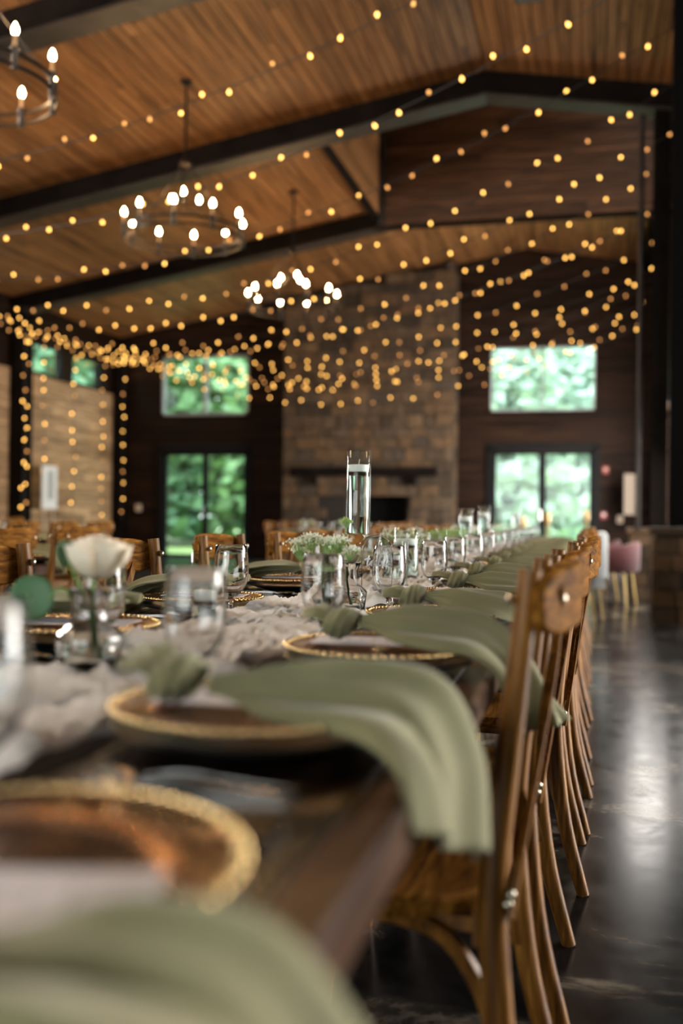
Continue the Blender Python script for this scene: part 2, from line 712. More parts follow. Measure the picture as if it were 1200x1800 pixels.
n = int((RX - XL) / .141)
for i in range(n):
    xc = XL + .07 + .141 * i
    cuts = [6.2, rnd.uniform(9.3, 13.2)] + ([22.48] if xc < HX0 else [HY0])
    if xc < HX0 - 1:
        cuts.insert(2, rnd.uniform(14.5, 19))
    for p, q in zip(cuts, cuts[1:]):
        board(xc, PW, p, q, -1)
    if xc >= HX0:
        board(xc, PW, HY1, 22.48, -1)
for i in range(19):
    xc = RX + .07 + .141 * i
    for p, q in ((6.2, rnd.uniform(8, 12)), (0, HY0), (HY1, 22.48)):
        if p == 0:
            p = last
        board(xc, PW, p, q, 1)
        last = q

# lantern walls: boards running across on its end wall, and on its near side wall
b = MB()
b.box((-1.1, HY1 + .06, 7.9), (5.6, .06, 3.3)).box((HX0 - .06, 15.7, 7.9), (.06, 4.2, 3.0))
b.box((-1.1, HY0 - .05, 8.2), (5.6, .06, 2.2)).box((1.6, 15.7, 7.8), (.06, 4.2, 3.4)).box((-1.1, 15.7, 9.4), (5.8, 4.4, .1))
lantern = S('wall_lantern', b.build('wall_lantern', 'beam', None, False))
for i in range(15):
    z = 6.42 + .2 * i
    cut = rnd.uniform(-2.6, 0)
    for x0, x1 in ((HX0 + .1, cut), (cut, 1.55)):
        piece('plank', 'dark_pine', lantern, ((x0 + x1) / 2, HY1 + rnd.uniform(-.004, .004), z), (x1 - x0 - .006, .03, .192))
for i in range(14):
    piece('plank', 'pine', lantern, (HX0, 15.7, 6.62 + .2 * i), (.03, 4.0, .192), (0, 0, 0))
piece('plank', 'flange', lantern, (HX0 + .05, HY1 - .06, 7.9), (.09, .09, 3.1))

# ---- end wall
OPEN = [(-10.08, -7.95, 0, 2.52), (-2.12, .06, 0, 2.52), (-10.16, -7.92, 3.42, 4.86), (-2.19, .09, 3.42, 4.84)]
b = MB()
xs = sorted({-11.6, 1.9, *[o[0] for o in OPEN], *[o[1] for o in OPEN]})
zs = sorted({-.1, 7.3, *[o[2] for o in OPEN], *[o[3] for o in OPEN]})
for x0, x1 in zip(xs, xs[1:]):
    for z0, z1 in zip(zs, zs[1:]):
        mx, mz = (x0 + x1) / 2, (z0 + z1) / 2
        if not any(o[0] < mx < o[1] and o[2] < mz < o[3] for o in OPEN):
            b.box((mx, YF + .12, mz), (x1 - x0, .18, z1 - z0))
wall_far = S('wall_far', b.build('wall_far', 'wall_pine', None, False))
z = .1
while z < 6.98:
    blk = [(o[0], o[1]) for o in OPEN if o[2] < z + .08 and o[3] > z - .08] + [(-6.8, -3.05)]
    half = (7.0 - z) / .17 + .02
    lo, hi = max(XL, RX - half), min(XR, RX + half)
    segs, x = [], lo
    for p, q in sorted(blk) + [(hi, hi)]:
        if p - x > .1:
            segs.append((x, min(p, hi)))
        x = max(x, q)
    for p, q in segs:
        piece('plank', 'wall_pine', wall_far, ((p + q) / 2, YF + .015 + rnd.uniform(-.004, .004), z), (q - p - .008, .03, .186))
    z += .194

# ---- long wall with clerestory
b = MB()
CLER = [(18.55, 19.85), (20.25, 21.65), (14.2, 15.5), (15.9, 17.3)]
b.box((XL - .14, 8, 1.97), (.2, 29.4, 3.94)).box((XL - .14, 8, 5.0), (.2, 29.4, .8))
ys = [-6.6] + sorted(v for c in CLER for v in c) + [22.7]
for y0, y1 in zip(ys[::2], ys[1::2]):
    b.box((XL - .14, (y0 + y1) / 2, 4.27), (.2, y1 - y0, .72))
wall_left = S('wall_left', b.build('wall_left', 'wall_pine', None, False))
for y0, y1 in ((18.06, 22.46), (13.7, 17.74)):
    for i in range(20):
        cut = rnd.uniform(y0 + .8, y1 - .8)
        for p, q in ((y0, cut), (cut, y1)):
            piece('plank', 'tan_pine', wall_left, (XL - .02 + rnd.uniform(-.004, .004), (p + q) / 2, .1 + .196 * i), (.03, q - p - .006, .190))

# ---- other enclosing walls (side bays, entrance end)
b = MB()
b.box((XR + .12, 15.65, 3.6), (.2, 1.9, 7.2)).box((XR + .12, 21.55, 3.6), (.2, 2.3, 7.2)).box((XR + .12, 18.5, 5.2), (.2, 3.8, 4.2)).box((XR + .12, 18.5, .2), (.2, 3.8, .6)).box((XR + .12, 11.6, 4.9), (.2, 6.2, 4.6))
b.box((XR + .12, 13.35, 1.3), (.2, .7, 2.7))
b.box((4.3, 9.1, 3.2), (6.0, .2, 6.8))
b.box((7.1, 1.2, 5.0), (.2, 15.8, 3.4)).box((7.1, 1.2, .05), (.2, 15.8, .3)).box((7.1, -2, 1.8), (.2, 9.4, 3.6)).box((7.1, 8.75, 1.8), (.2, .7, 3.6))
b.box((-2.2, -6.5, 5.8), (19, .2, 3.4)).box((-9.6, -6.5, 2), (3.6, .2, 4.2)).box((3.6, -6.5, 2), (7.2, .2, 4.2))
S('wall_right', b.build('wall_right', 'wall_pine', None, False))

# ---- roof beams with their paler bottom flange
for k, Y in enumerate((9.3, 13.5, 17.9)):
    b = MB()
    f = MB()
    xr = 1.2
    for x0, x1 in ((XL, RX), (RX, xr)):
        t0, t1 = zc(x0) + .02, zc(x1) + .02
        b.prism([(x0, t0 - .34), (x1, t1 - .34), (x1, t1), (x0, t0)], Y - .11, Y + .11)
        f.prism([(x0, t0 - .37), (x1, t1 - .37), (x1, t1 - .335), (x0, t0 - .335)], Y - .17, Y + .17)
    o = S('beam' + (f'.{k:03d}' if k else ''), b.build('beam', 'beam', None, False))
    f.build('flange', 'flange', o, False)
b = MB()
b.box((1.12, 8, 6.42), (.24, 28, .3))
S('trim_1', b.build('trim_1', 'beam', None, False))

# ---- posts: long wall side, and the aisle side on stone piers
k = 0
for (x, y, z0, z1, wd, m) in ((XL + .17, 17.9, 0, 5.2, .30, 'beam'), (XL + .17, 13.5, 0, 5.2, .30, 'beam'), (XL + .15, 22.3, 0, 5.3, .26, 'beam'),
                              (.86, 13.5, .93, 6.35, .2, 'beam'), (.86, 10.35, .96, 6.4, .2, 'black'), (1.02, 9.0, 0, 6.4, .24, 'black')):
    b = MB()
    for c, d in (((0, wd / 2), (wd, .025)), ((0, -wd / 2), (wd, .025)), ((0, 0), (wd * .6, wd))):
        b.box((x + c[0], y + c[1], (z0 + z1) / 2), (d[0], d[1], z1 - z0))
    S('column' + (f'.{k:03d}' if k else ''), b.build('column', m, None, False))
    k += 1
k = 0
for (x, y, h, s_) in ((.83, 10.4, .95, .42), (.72, 13.5, .92, .42)):
    o = setting('pier' + (f'.{k:03d}' if k else ''))
    k += 1
    b = MB()
    b.box((x, y, h / 2 - .03), (s_ - .06, s_ - .06, h - .06))
    b.build('core', 'mortar', o, False)
    b = MB()
    b.box((x, y, h - .035), (s_ + .08, s_ + .08, .07))
    b.build('cap', 'stone', o, False)
    for r in range(5):
        z = .085 + .172 * r
        for sx, sy in ((0, -1), (-1, 0), (0, 1), (1, 0)):
            c = rnd.uniform(-.06, .06)
            for p, q in ((-s_ / 2, c), (c, s_ / 2)):
                off = s_ / 2 - .03
                mid, ln, dp = (p + q) / 2, q - p - .012, .07 + rnd.uniform(0, .02)
                piece('stone', 'stone', o, (x + (mid if sx == 0 else sx * off), y + (mid if sx else sy * off), z), (ln if sx == 0 else dp, dp if sx == 0 else ln, .160))
b = MB()
b.tube([(.60, 13.25, .9), (.60, 13.25, 6.2)], .035, 10)
S('trim_2', b.build('trim_2', 'flange'))

# ---- windows and glazed doors
def glazed(name, x0, x1, z0, z1, fr, stile, jamb=.06, door=False):
    o = setting(name)
    Y = YF + .06
    b = MB()
    b.box(((x0 + x1) / 2, Y, z1 - jamb / 2), (x1 - x0, .10, jamb)).box(((x0 + x1) / 2, Y, z0 + jamb / 2), (x1 - x0, .10, jamb))
    b.box((x0 + jamb / 2, Y, (z0 + z1) / 2), (jamb, .10, z1 - z0)).box((x1 - jamb / 2, Y, (z0 + z1) / 2), (jamb, .10, z1 - z0))
    b.build('frame', fr, o, False)
    xm = (x0 + x1) / 2
    b = MB()
    b.box((xm, Y, (z0 + z1) / 2), (stile, .09, z1 - z0 - 2 * jamb))
    b.build('stile', fr, o, False)
    for p, q in ((x0 + jamb, xm - stile / 2), (xm + stile / 2, x1 - jamb)):
        b = MB()
        b.box(((p + q) / 2, Y + .01, (z0 + z1) / 2), (q - p, .012, z1 - z0 - 2 * jamb))
        b.build('pane', 'pane', o, False)
    if door:
        b = MB()
        b.tube([(xm - .03, Y - .06, .95), (xm - .03, Y - .11, .98), (xm - .03, Y - .11, 1.22), (xm - .03, Y - .06, 1.25)], .014, 8)
        b.build('handle', 'steel', o)
        b = MB()
        for x in (x0 - .07, x1 + .07):
            b.box((x, YF - .03, 1.3), (.12, .06, 2.6))
        b.box((xm, YF - .03, 2.62), (x1 - x0 + .26, .06, .14))
        b.build('casing', 'frame_black', o, False)
    return o


glazed('door_1', *OPEN[0], 'frame_black', .14, .07, True)
glazed('door_2', *OPEN[1], 'frame_black', .16, .07, True)
glazed('window_1', *OPEN[2], 'frame_grey', .09, .06)
glazed('window_2', *OPEN[3], 'frame_grey', .04, .035)
for i, (y0, y1) in enumerate(CLER):
    o = setting(f'window_{i + 3}')
    X = XL - .08
    b = MB()
    for z in (3.97, 4.6):
        b.box((X, (y0 + y1) / 2, z), (.09, y1 - y0, .06))
    for y in (y0 + .03, y1 - .03):
        b.box((X, y, 4.285), (.09, .06, .57))
    b.build('frame', 'frame_black', o, False)
    b = MB()
    b.box((X, (y0 + y1) / 2, 4.285), (.012, y1 - y0 - .12, .57))
    b.build('pane', 'pane', o, False)

# ---- stone chimney: individual stones on a mortar core, hearth and timber mantel
t = thing('chimney', 'tall fieldstone chimney and fireplace rising to the ceiling at the end wall', 'fireplace', (-4.91, 22.0, 0))
b = MB()
FX0, FX1, FZ = -.95, .92, 1.52          # firebox
W_ = 1.94
b.box((-(W_ - FX0 * -1) / 2 - .475 + .0, .26, FZ / 2), (W_ + FX0, .42, FZ)).box(((W_ + FX1) / 2, .26, FZ / 2), (W_ - FX1, .42, FZ))
b.prism([(-W_, FZ), (W_, FZ), (W_, 6.72), (-W_, 6.06)], .05, .48)
b.build('core', 'mortar', t, False)
b = MB()
b.box((0, .47, .8), (1.9, .04, 1.6)).box((FX0 - .0, .3, .76), (.03, .38, 1.5)).box((FX1, .3, .76), (.03, .38, 1.5))
b.build('firebox', 'black', t, False)
z = 0.0
nst = 0
while z < 6.6:
    h = rnd.uniform(.20, .30)
    x = -1.97
    while x < 1.95:
        wd = rnd.uniform(.22, .52)
        if 1.97 - (x + wd) < .18:
            wd = 1.97 - x
        xc, zm = x + wd / 2, z + h / 2
        top = 6.06 + (xc + W_) * .17
        infire = zm < FZ and FX0 < xc + wd * .3 and xc - wd * .3 < FX1
        if not infire and zm < top - .03:
            hh = min(h, top - z)
            piece('stone', 'stone', t, (xc, .02 + rnd.uniform(-.025, .015), z + hh / 2), (wd - .018, .12, hh - .018), (rnd.uniform(-.02, .02), rnd.uniform(-.02, .02), rnd.uniform(-.02, .02)))
            nst += 1
        x += wd
    z += h
for r in range(25):                    # returns of the chimney
    for sx in (-1, 1):
        if .13 + r * .26 < (5.9 if sx < 0 else 6.5):
            piece('stone', 'stone', t, (sx * 1.95, .27, .13 + r * .26), (.09, .40, .245))
b = MB()
pts = [(-1.72, -.16, 2.02), (-.6, -.17, 2.03), (.5, -.165, 2.02), (1.62, -.16, 2.03)]
b.strip(pts, .30, .20, (0, 0, 1))
mant = b.build('mantel', 'beam', t)
for x in (-1.2, 1.1):
    b = MB()
    b.prism([(x - .06, 1.92), (x + .06, 1.92), (x + .05, 1.72), (x - .05, 1.72)], -.2, -.02)
    b.build('corbel', 'beam', t, False)
b = MB()
b.box((0, -.28, .04), (3.4, .5, .08))
b.build('hearth', 'stone', t, False)
tag(t, None, None)

# ---- things on the walls
def wall_box(name, label, cat, c, d, mat, face=None):
    t = thing(name, label, cat, c)
    b = MB()
    b.box((0, 0, 0), d)
    b.build('housing', mat, t, False)
    b = MB()
    if d[1] < d[0]:
        b.box((0, -d[1] / 2 - .004, d[2] * .1), (d[0] * .5, .012, d[2] * .4))
    else:
        b.box((-d[0] / 2 - .004, 0, d[2] * .1), (.012, d[1] * .5, d[2] * .4))
    b.build('cover', face or mat, t, False)
    return t


wall_box('fire_alarm', 'upper red fire alarm on dark plank wall beside the glazed door', 'fire alarm', (.33, 22.46, 2.10), (.13, .07, .15), 'red', 'beige')
wall_box('alarm_pull', 'lower red alarm pull on dark plank wall beside the glazed door', 'fire alarm', (.30, 22.46, 1.11), (.13, .07, .15), 'red', 'poster')
wall_box('thermostat', 'small beige thermostat on dark plank wall below the red alarms', 'thermostat', (.64, 22.46, 1.03), (.13, .06, .17), 'beige')
wall_box('thermostat', 'small beige thermostat on dark wall between tan wall corner and glazed door', 'thermostat', (-10.72, 22.46, 1.17), (.13, .06, .17), 'beige')
wall_box('electric_panel', 'tall pale electric panel behind the stone piers', 'electric panel', (.80, 21.6, 1.55), (.22, .18, .85), 'dull_panel')
t = thing('sign_board', 'tall narrow white sign board on a stand by the tan plank wall', 'sign', (-11.0, 18.75, 0), 0)
b = MB()
b.box((.02, 0, 1.55), (.03, .58, .9))
b.build('board', 'poster', t, False)
b = MB()
b.box((.04, .02, 1.6), (.012, .22, .6))
b.build('print', 'grey_print', t, False)
for y in (-.2, .2):
    b = MB()
    b.tube([(.0, y * .9, 1.15), (.08, y, 0)], .015, 6)
    b.build('leg', 'beige', t)
t = thing('ceiling_vent', 'square grey air vent in the ceiling boards near the ridge', 'vent', (-.72, 11.3, zc(-.72) - .012), 0)
b = MB()
b.box((0, 0, 0), (.34, .34, .02))
b.build('frame', 'flange', t, False)
for i in range(6):
    b = MB()
    b.box((0, -.12 + .048 * i, -.014), (.28, .02, .012))
    b.build('slat', 'vent', t, False)

# ------------------------------------------------------------------ outside: lawn and trees
def tree(x, y, h, r, mat, kind, label):
    t = thing(kind, label, 'tree', (x, y, -.1))
    rr = random.Random(int(x * 31 + y * 7))
    b = MB()
    b.tube([(0, 0, 0), (.1, 0, h * .4), (0, .1, h * .85)], [.22, .16, .05], 7)
    b.build('trunk', 'bark', t)
    b = MB()
    con = kind == 'conifer_tree'
    for i in range(2600):
        u = rr.random()
        if con:
            zz = h * (.04 + .95 * u)
            rad = r * (1.03 - u) * (.55 + .45 * ((zz * 1.1) % 1)) * rr.uniform(.5, 1)
            a = rr.uniform(0, 2 * PI)
            p = Vector((rad * math.cos(a), rad * math.sin(a), zz))
        else:
            while True:
                q = Vector((rr.uniform(-1, 1), rr.uniform(-1, 1), rr.uniform(-1, 1)))
                if .35 < q.length < 1:
                    break
            q *= 1 + .22 * noise.noise(q * 2.5 + Vector((x, y, 0)))
            p = Vector((q.x * r, q.y * r, h * .52 + q.z * h * .5))
        s_ = rr.uniform(.22, .46)
        d1 = Vector((rr.uniform(-1, 1), rr.uniform(-1, 1), rr.uniform(-.5, .3))).normalized() * s_
        d2 = d1.cross(Vector((rr.uniform(-1, 1), rr.uniform(-1, 1), rr.uniform(-1, 1)))).normalized() * s_ * .6
        b.quad(p - d1, p + d2, p + d1, p - d2)
    o = b.build('crown', mat, t, False)
    return t


TL = {'conifer_tree': ['tall dark conifer seen through the glazed doors', 'layered green conifer on the lawn outside'],
      'broadleaf_tree': ['leafy green tree outside the end wall windows', 'glare-paled green tree out beyond the lawn']}
for i, (x, y, h, r, m, kd) in enumerate([
        (-18.5, 36, 9.5, 4.2, 'tree_b', 0), (-15.2, 33, 8, 2.8, 'tree_a', 1), (-12.2, 35, 10, 3.8, 'tree_b', 0), (-21.5, 41, 13, 5, 'tree_a', 0),
        (-13.8, 43, 13, 4.6, 'tree_a', 1), (-17.6, 47, 15, 6, 'tree_b', 0), (-9.8, 40, 11, 4, 'tree_b', 0), (-25, 37, 10, 4.6, 'tree_b', 0),
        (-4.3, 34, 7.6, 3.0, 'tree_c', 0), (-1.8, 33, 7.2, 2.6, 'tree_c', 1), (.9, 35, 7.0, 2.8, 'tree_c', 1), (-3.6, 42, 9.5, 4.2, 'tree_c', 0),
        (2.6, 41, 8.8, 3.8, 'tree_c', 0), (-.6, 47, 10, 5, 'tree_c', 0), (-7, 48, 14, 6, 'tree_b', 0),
        (-19, 22.5, 9, 4.4, 'tree_b', 0), (-17, 27, 9, 4.0, 'tree_a', 0), (-20, 31, 9, 3.6, 'tree_b', 0), (-18, 17.5, 8, 3.6, 'tree_b', 0)]):
    kind = ('broadleaf_tree', 'conifer_tree')[kd]
    pos = 'end wall doors' if i < 15 else 'clerestory windows of the long wall'
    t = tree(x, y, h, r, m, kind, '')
    shade = {'tree_a': 'dark green', 'tree_b': 'mid green', 'tree_c': 'glare-paled green'}[m]
    if i >= 15:
        tag(t, f'{shade} tree outside the small high windows over the tan wall', None, 'trees outside the high windows')
    elif x < -8:
        tag(t, f'{shade} {"conifer" if kd else "leafy tree"} outside, seen through the glazed door nearer the tan wall', None, 'trees outside the door by the tan wall')
    else:
        tag(t, f'{shade} {"conifer" if kd else "leafy tree"} outside, seen through the glazed door nearer the stone piers', None, 'trees outside the door by the piers')
# ------------------------------------------------------------------ crossback chair (faces -x, back at +x)
def make_chair(name='crossback_chair', label='', group=None):
    t = thing(name, label, 'chair', (0, 0, 0), 0, group)
    # seat
    poly = [(-.205, -.16), (-.18, -.20), (-.14, -.215), (.067, -.205), (.10, -.18), (.165, -.13), (.165, .13), (.10, .18), (.067, .205), (-.14, .215), (-.18, .20), (-.205, .16)]
    b = MB()
    n = len(poly)
    rings = [(.436, 1.0), (.458, 1.0), (.465, .975), (.461, .80), (.456, .4)]
    vs = [(x * s_, y * s_, z) for z, s_ in rings for x, y in poly] + [(0, 0, .455)]
    fs = [tuple(range(n - 1, -1, -1))]
    for i in range(len(rings) - 1):
        fs += [(i * n + k, i * n + (k + 1) % n, (i + 1) * n + (k + 1) % n, (i + 1) * n + k) for k in range(n)]
    e = (len(rings) - 1) * n
    fs += [(e + k, e + (k + 1) % n, len(vs) - 1) for k in range(n)]
    b.add(vs, fs)
    b.build('seat', 'oak_flat', t, True, 35)
    b = MB()
    b.box((.162, 0, .425), (.03, .385, .05)).box((.0, -.165, .425), (.30, .022, .022)).box((.0, .165, .425), (.30, .022, .022)).box((-.16, 0, .425), (.022, .33, .022))
    b.build('seat_rail', 'oak', t, False)
    for s_ in (-1, 1):
        b = MB()
        pts = curve([(.258, s_ * .218, 0), (.205, s_ * .214, .20), (.180, s_ * .210, .40), (.180, s_ * .208, .54), (.201, s_ * .203, .73), (.224, s_ * .198, .948)], 17)
        b.tube(pts, [.0165 + .0055 * math.sin(PI * min(1, i / 16 * 1.1)) for i in range(17)], 12)
        leg = b.build('leg', 'oak', t)
        b = MB()
        b.ball((.197, s_ * .199, .905), (.007, .009, .009), 8, 5)
        b.ball((.199, s_ * .222, .478), (.008, .007, .008), 8, 5)
        b.ball((.203, s_ * .222, .492), (.007, .006, .007), 8, 5)
        b.build('bolt', 'brass', leg)
        b = MB()
        pts = curve([(-.235, s_ * .200, 0), (-.215, s_ * .196, .2), (-.175, s_ * .180, .435)], 9)
        b.tube(pts, [.0155 + .004 * i / 8 for i in range(9)], 12)
        b.build('leg', 'oak', t)
        b = MB()
        pts = curve([(.186, s_ * .200, .25), (.165, s_ * .195, .33), (.115, s_ * .185, .40), (.05, s_ * .178, .425), (-.05, s_ * .172, .425), (-.12, s_ * .175, .39), (-.17, s_ * .182, .32), (-.20, s_ * .19, .24)], 21)
        b.tube(pts, .0135, 8)
        b.build('hoop_brace', 'oak', t)
    # back rail, bowed backwards, rounded at its ends
    m = 17
    pts, hs = [], []
    for i in range(m):
        y = -.226 + .452 * i / (m - 1)
        q = y / .2
        pts.append(((.244 + .042 * max(-.2, 1 - q * q)), y, .895 + .010 * (1 - q * q)))
        k = min(i, m - 1 - i)
        hs.append((.050, .078, .092, .096)[min(k, 3)])
    b = MB()
    b.strip(pts, .019, hs, (0, 0, 1))
    o = b.build('back_rail', 'oak_flat', t, True, 30)
    bv = o.modifiers.new('worn', 'BEVEL')
    bv.width, bv.segments, bv.limit_method = .006, 2, 'ANGLE'
    for s_ in (-1, 1):
        b = MB()
        k = .004 * s_
        pts = curve([(.203, s_ * -.212, .455), (.214, s_ * -.185, .53), (.232 + k, s_ * -.07, .67), (.247 + k, s_ * .04, .77), (.258, s_ * .130, .85), (.2655, s_ * .166, .925)], 19)
        b.strip(pts, .009, .027, [(0, -s_, .55)] * 19)
        o = b.build('cross_strip', 'oak', t, True, 30)
        b = MB()
        b.ball((.269, s_ * .160, .905), (.006, .009, .009), 8, 5)
        b.build('bolt', 'brass', o)
    return t


ORD = ['first', 'second', 'third', 'fourth', 'fifth', 'sixth', 'seventh', 'eighth', 'ninth', 'tenth', 'eleventh', 'twelfth', 'thirteenth', 'fourteenth']
chair = make_chair('crossback_chair')
first = True


def place_chair(x, y, rz, label, group):
    global first
    o = chair if first else copy_tree(chair)
    first = False
    return put(o, (x, y, 0), rz, label, group)


AISLE = [(-.305, 1.64, .0), (-.295, 2.235, 0), (-.268, 3.0, .02), (-.255, 3.55, -.02), (-.25, 4.16, .01), (-.262, 4.80, 0), (-.25, 5.42, .02), (-.262, 6.05, 0), (-.25, 6.68, .0), (-.26, 7.3, .02), (-.25, 7.95, 0), (-.25, 8.6, 0), (-.25, 9.2, 0)]
for i, (x, y, r) in enumerate(AISLE):
    place_chair(x, y, r, f'brown oak crossback chair on the aisle side of the long table, {ORD[i]} from the camera', 'chairs on the aisle side of the long table')
HALL = [1.88, 2.50, 3.36, 4.12, 4.76, 5.4, 6.05, 6.7, 7.3, 7.95, 8.6, 9.2]
for i, y in enumerate(HALL):
    place_chair(-1.05 + (.0, .02, 0, .02)[i % 4], y, PI + (.03, -.05, .02, 0)[i % 4], f'brown oak crossback chair on the hall side of the long table, {ORD[i]} from the camera', 'chairs on the hall side of the long table')


# ------------------------------------------------------------------ dark plank tables
TZ = .76


def make_table(L, W=1.04):
    t = thing('farm_table', '', 'table')
    rr = random.Random(5)
    k = 6
    wd = (W - .10) / k
    for i in range(k):
        b = MB()
        x0 = -W / 2 + .05 + wd * i
        b.prism([(x0 + .0012, TZ - .043), (x0 + wd - .0012, TZ - .043), (x0 + wd - .0012, TZ - .002), (x0 + wd - .003, TZ), (x0 + .003, TZ), (x0 + .0012, TZ - .002)], .002, L - .002)
        b.build('plank', 'walnut', t, False)
    for s_ in (-1, 1):
        b = MB()
        x = s_ * (W / 2 - .025)
        b.prism([(x - .0235, TZ - .05), (x + .021, TZ - .05), (x + .025, TZ - .044), (x + .025, TZ - .007), (x + .018, TZ), (x - .0235, TZ)], .002, L - .002)
        b.build('edge_board', MAT['edge'], t, False)
    b = MB()
    for s_ in (-1, 1):
        b.box((s_ * (W / 2 - .19), L / 2, TZ - .095), (.028, L - .5, .09))
    b.box((0, .25, TZ - .095), (W - .38, .028, .09)).box((0, L - .25, TZ - .095), (W - .38, .028, .09))
    b.build('apron', 'walnut', t, False)
    for y in (.42, L - .42):
        for sx in (-1, 1):
            b = MB()
            x = sx * .055
            b.lathe([(.03, .07), (.046, .09), (.046, .12), (.034, .15), (.044, .28), (.05, .42), (.038, .54), (.05, .56), (.05, .62)], 14, (x, y, 0))
            b.build('leg', 'walnut', t)
        b = MB()
        b.prism([(-.105, 0), (.105, 0), (.105, .03), (.09, .075), (-.09, .075), (-.105, .03)], y - .16, y + .16)
        b.box((0, y, .665), (.62, .07, .095))
        b.build('trestle_foot', 'walnut', t, False)
    b = MB()
    b.box((0, L / 2, .20), (.05, L - .84, .09))
    b.build('stretcher', 'walnut', t, False)
    return t


MAT['bronze'] = plain('bronze_rim', (.14, .07, .03), .35, .8)
MAT['edge'] = wood('raw_edge', (.022, .010, .006), (.085, .040, .022), (.17, .09, .055), (55, 2.2, 55), 'World', .3, .2, .4)
XC = -.675
tab = make_table(2.5)
LT = 'dark stained plank dining table of the long row, '
for i, y in enumerate((-.47, 2.035, 4.54, 7.045)):
    o = tab if i == 0 else copy_tree(tab)
    put(o, (XC, y, 0), 0, LT + ('nearest the camera' if i == 0 else f'{ORD[i]} from the camera'), 'tables of the long row')

# other tables across the hall, with their chairs
far = [('by the near hall side', -3.15, 2.4, 2), ('by the tan plank wall', -4.85, 5.9, 2), ('before the fireplace', -2.95, 10.7, 2), ('in the far corner', -8.6, 10.5, 2)]
for nm, x, y, kk in far:
    o = copy_tree(tab)
    put(o, (x, y, 0), 0, f'dark plank dining table {nm}', 'tables across the hall')
    for s_ in (-1, 1):
        for i in range(4):
            place_chair(x + s_ * .40, y + .32 + .62 * i, 0 if s_ > 0 else PI, f'oak crossback chair at the table {nm}, {"near" if s_ > 0 else "far"} side, {ORD[i]} from camera', f'chairs at the table {nm}')

# ------------------------------------------------------------------ gauze runner
def runner(name, label, xc, y0, y1, base_w, seed, near=True):
    rows = []
    y = y0
    while y < y1:
        step = .011 if y < 2.6 else (.016 if y < 4 else .04)
        m = 72 if y1 > 3 else 30
        row = []
        q = Vector((seed, y * 1.7, 0))
        xl = xc - base_w / 2 + .075 * noise.noise(q) + .03 * noise.noise(q * 3.7)
        xr = xc + base_w / 2 + .085 * noise.noise(q + Vector((9, 0, 0))) + .035 * noise.noise(q * 3.3 + Vector((4, 0, 0)))
        if xc > -1:
            xl, xr = max(xl, -.832), min(xr, -.518)
        for k in range(m + 1):
            u = k / m
            x = lerp(xl, xr, u)
            big = noise.noise(Vector((x * 5.5, y * 4.2, seed)))
            wav = noise.noise(Vector((x * 16 + 2.5 * big, y * 9 + 2 * big, seed + 3)))
            fin = noise.noise(Vector((x * 46, y * 30 + 3 * wav, seed + 7)))
            ridge = (1 - abs(wav)) ** 3
            mi = noise.noise(Vector((x * 95 + 2 * fin, y * 80, seed + 11)))
            h = .004 + .020 * max(0, big + .30) + .024 * ridge * (.6 + .4 * big) + .014 * (1 - abs(fin)) ** 2 * .8 + .005 * abs(mi)
            edge = min(1, min(u, 1 - u) / .06)
            fray = .004 + h * (.35 + .65 * edge ** .6)
            row.append((x + .010 * fin, y + .008 * wav, TZ + fray))
        rows.append(row)
        y += step
    b = MB()
    b.grid(rows)
    o = b.build(name, 'gauze', None, True, 0)
    return tag(o, label, 'table runner')


rows_w = .37
runner('gauze_runner', 'crinkled white gauze runner down the middle of the long table', -.695, .15, 9.35, .35, 3)
runner('gauze_runner', 'white gauze runner on the table before the fireplace', -2.95, 11.0, 13.0, .3, 8)
runner('gauze_runner', 'white gauze runner on the table by the tan plank wall', -4.85, 6.1, 8.2, .3, 5)
runner('gauze_runner', 'white gauze runner on the table by the near hall side', -3.15, 2.6, 4.7, .3, 6)

# ------------------------------------------------------------------ place settings (local +x points to the table edge)
def make_plate():
    t = thing('underplate', '', 'plate')
    b = MB()
    b.lathe([(.001, .004), (.085, .004), (.095, .0), (.100, .004), (.120, .010), (.150, .017), (.162, .021), (.164, .024), (.160, .0255), (.148, .022), (.118, .014), (.096, .009), (.001, .009)], 48)
    b.build('dish', 'plate', t, True, 60)
    return t


RB = .160


def make_charger(beads_apart):
    t = thing('beaded_charger', '', 'charger plate')
    b = MB()
    b.lathe([(.001, .026), (.095, .026), (.100, .0275), (.120, .031), (.153, .0395), (.158, .041), (.158, .0435), (.152, .0425), (.119, .0345), (.099, .031), (.094, .0295), (.001, .0295)], 60)
    b.build('glass_plate', 'charger', t, True, 60)
    b = MB()                       # fluted band inside the rim, its colour painting the warm lamp reflection
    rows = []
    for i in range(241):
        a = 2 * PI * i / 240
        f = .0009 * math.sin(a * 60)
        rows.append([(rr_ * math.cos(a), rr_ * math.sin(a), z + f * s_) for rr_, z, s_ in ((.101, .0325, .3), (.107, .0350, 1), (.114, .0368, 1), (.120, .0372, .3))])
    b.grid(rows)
    b.build('fluted_band', 'warm_reflection', t, True, 0)
    k = 72
    if beads_apart:
        b = MB()
        b.ball((0, 0, 0), .0047, 10, 7)
        me = b.mesh('bead', 'gold')
        for i in range(k):
            o = link('bead', me, t)
            a = 2 * PI * i / k
            o.location = (RB * math.cos(a), RB * math.sin(a), .0425)
    else:
        b = MB()
        for i in range(k):
            a = 2 * PI * i / k
            b.ball((RB * math.cos(a), RB * math.sin(a), .0425), .0047, 8, 5)
        o = b.build('bead_rim', 'gold', t, True, 0)
        o['kind'] = 'stuff'
    b = MB()
    b.tube([(RB * math.cos(2 * PI * i / 60), RB * math.sin(2 * PI * i / 60), .0400) for i in range(60)], .0016, 6, True)
    b.build('bronze_rim', 'bronze', t)
    return t


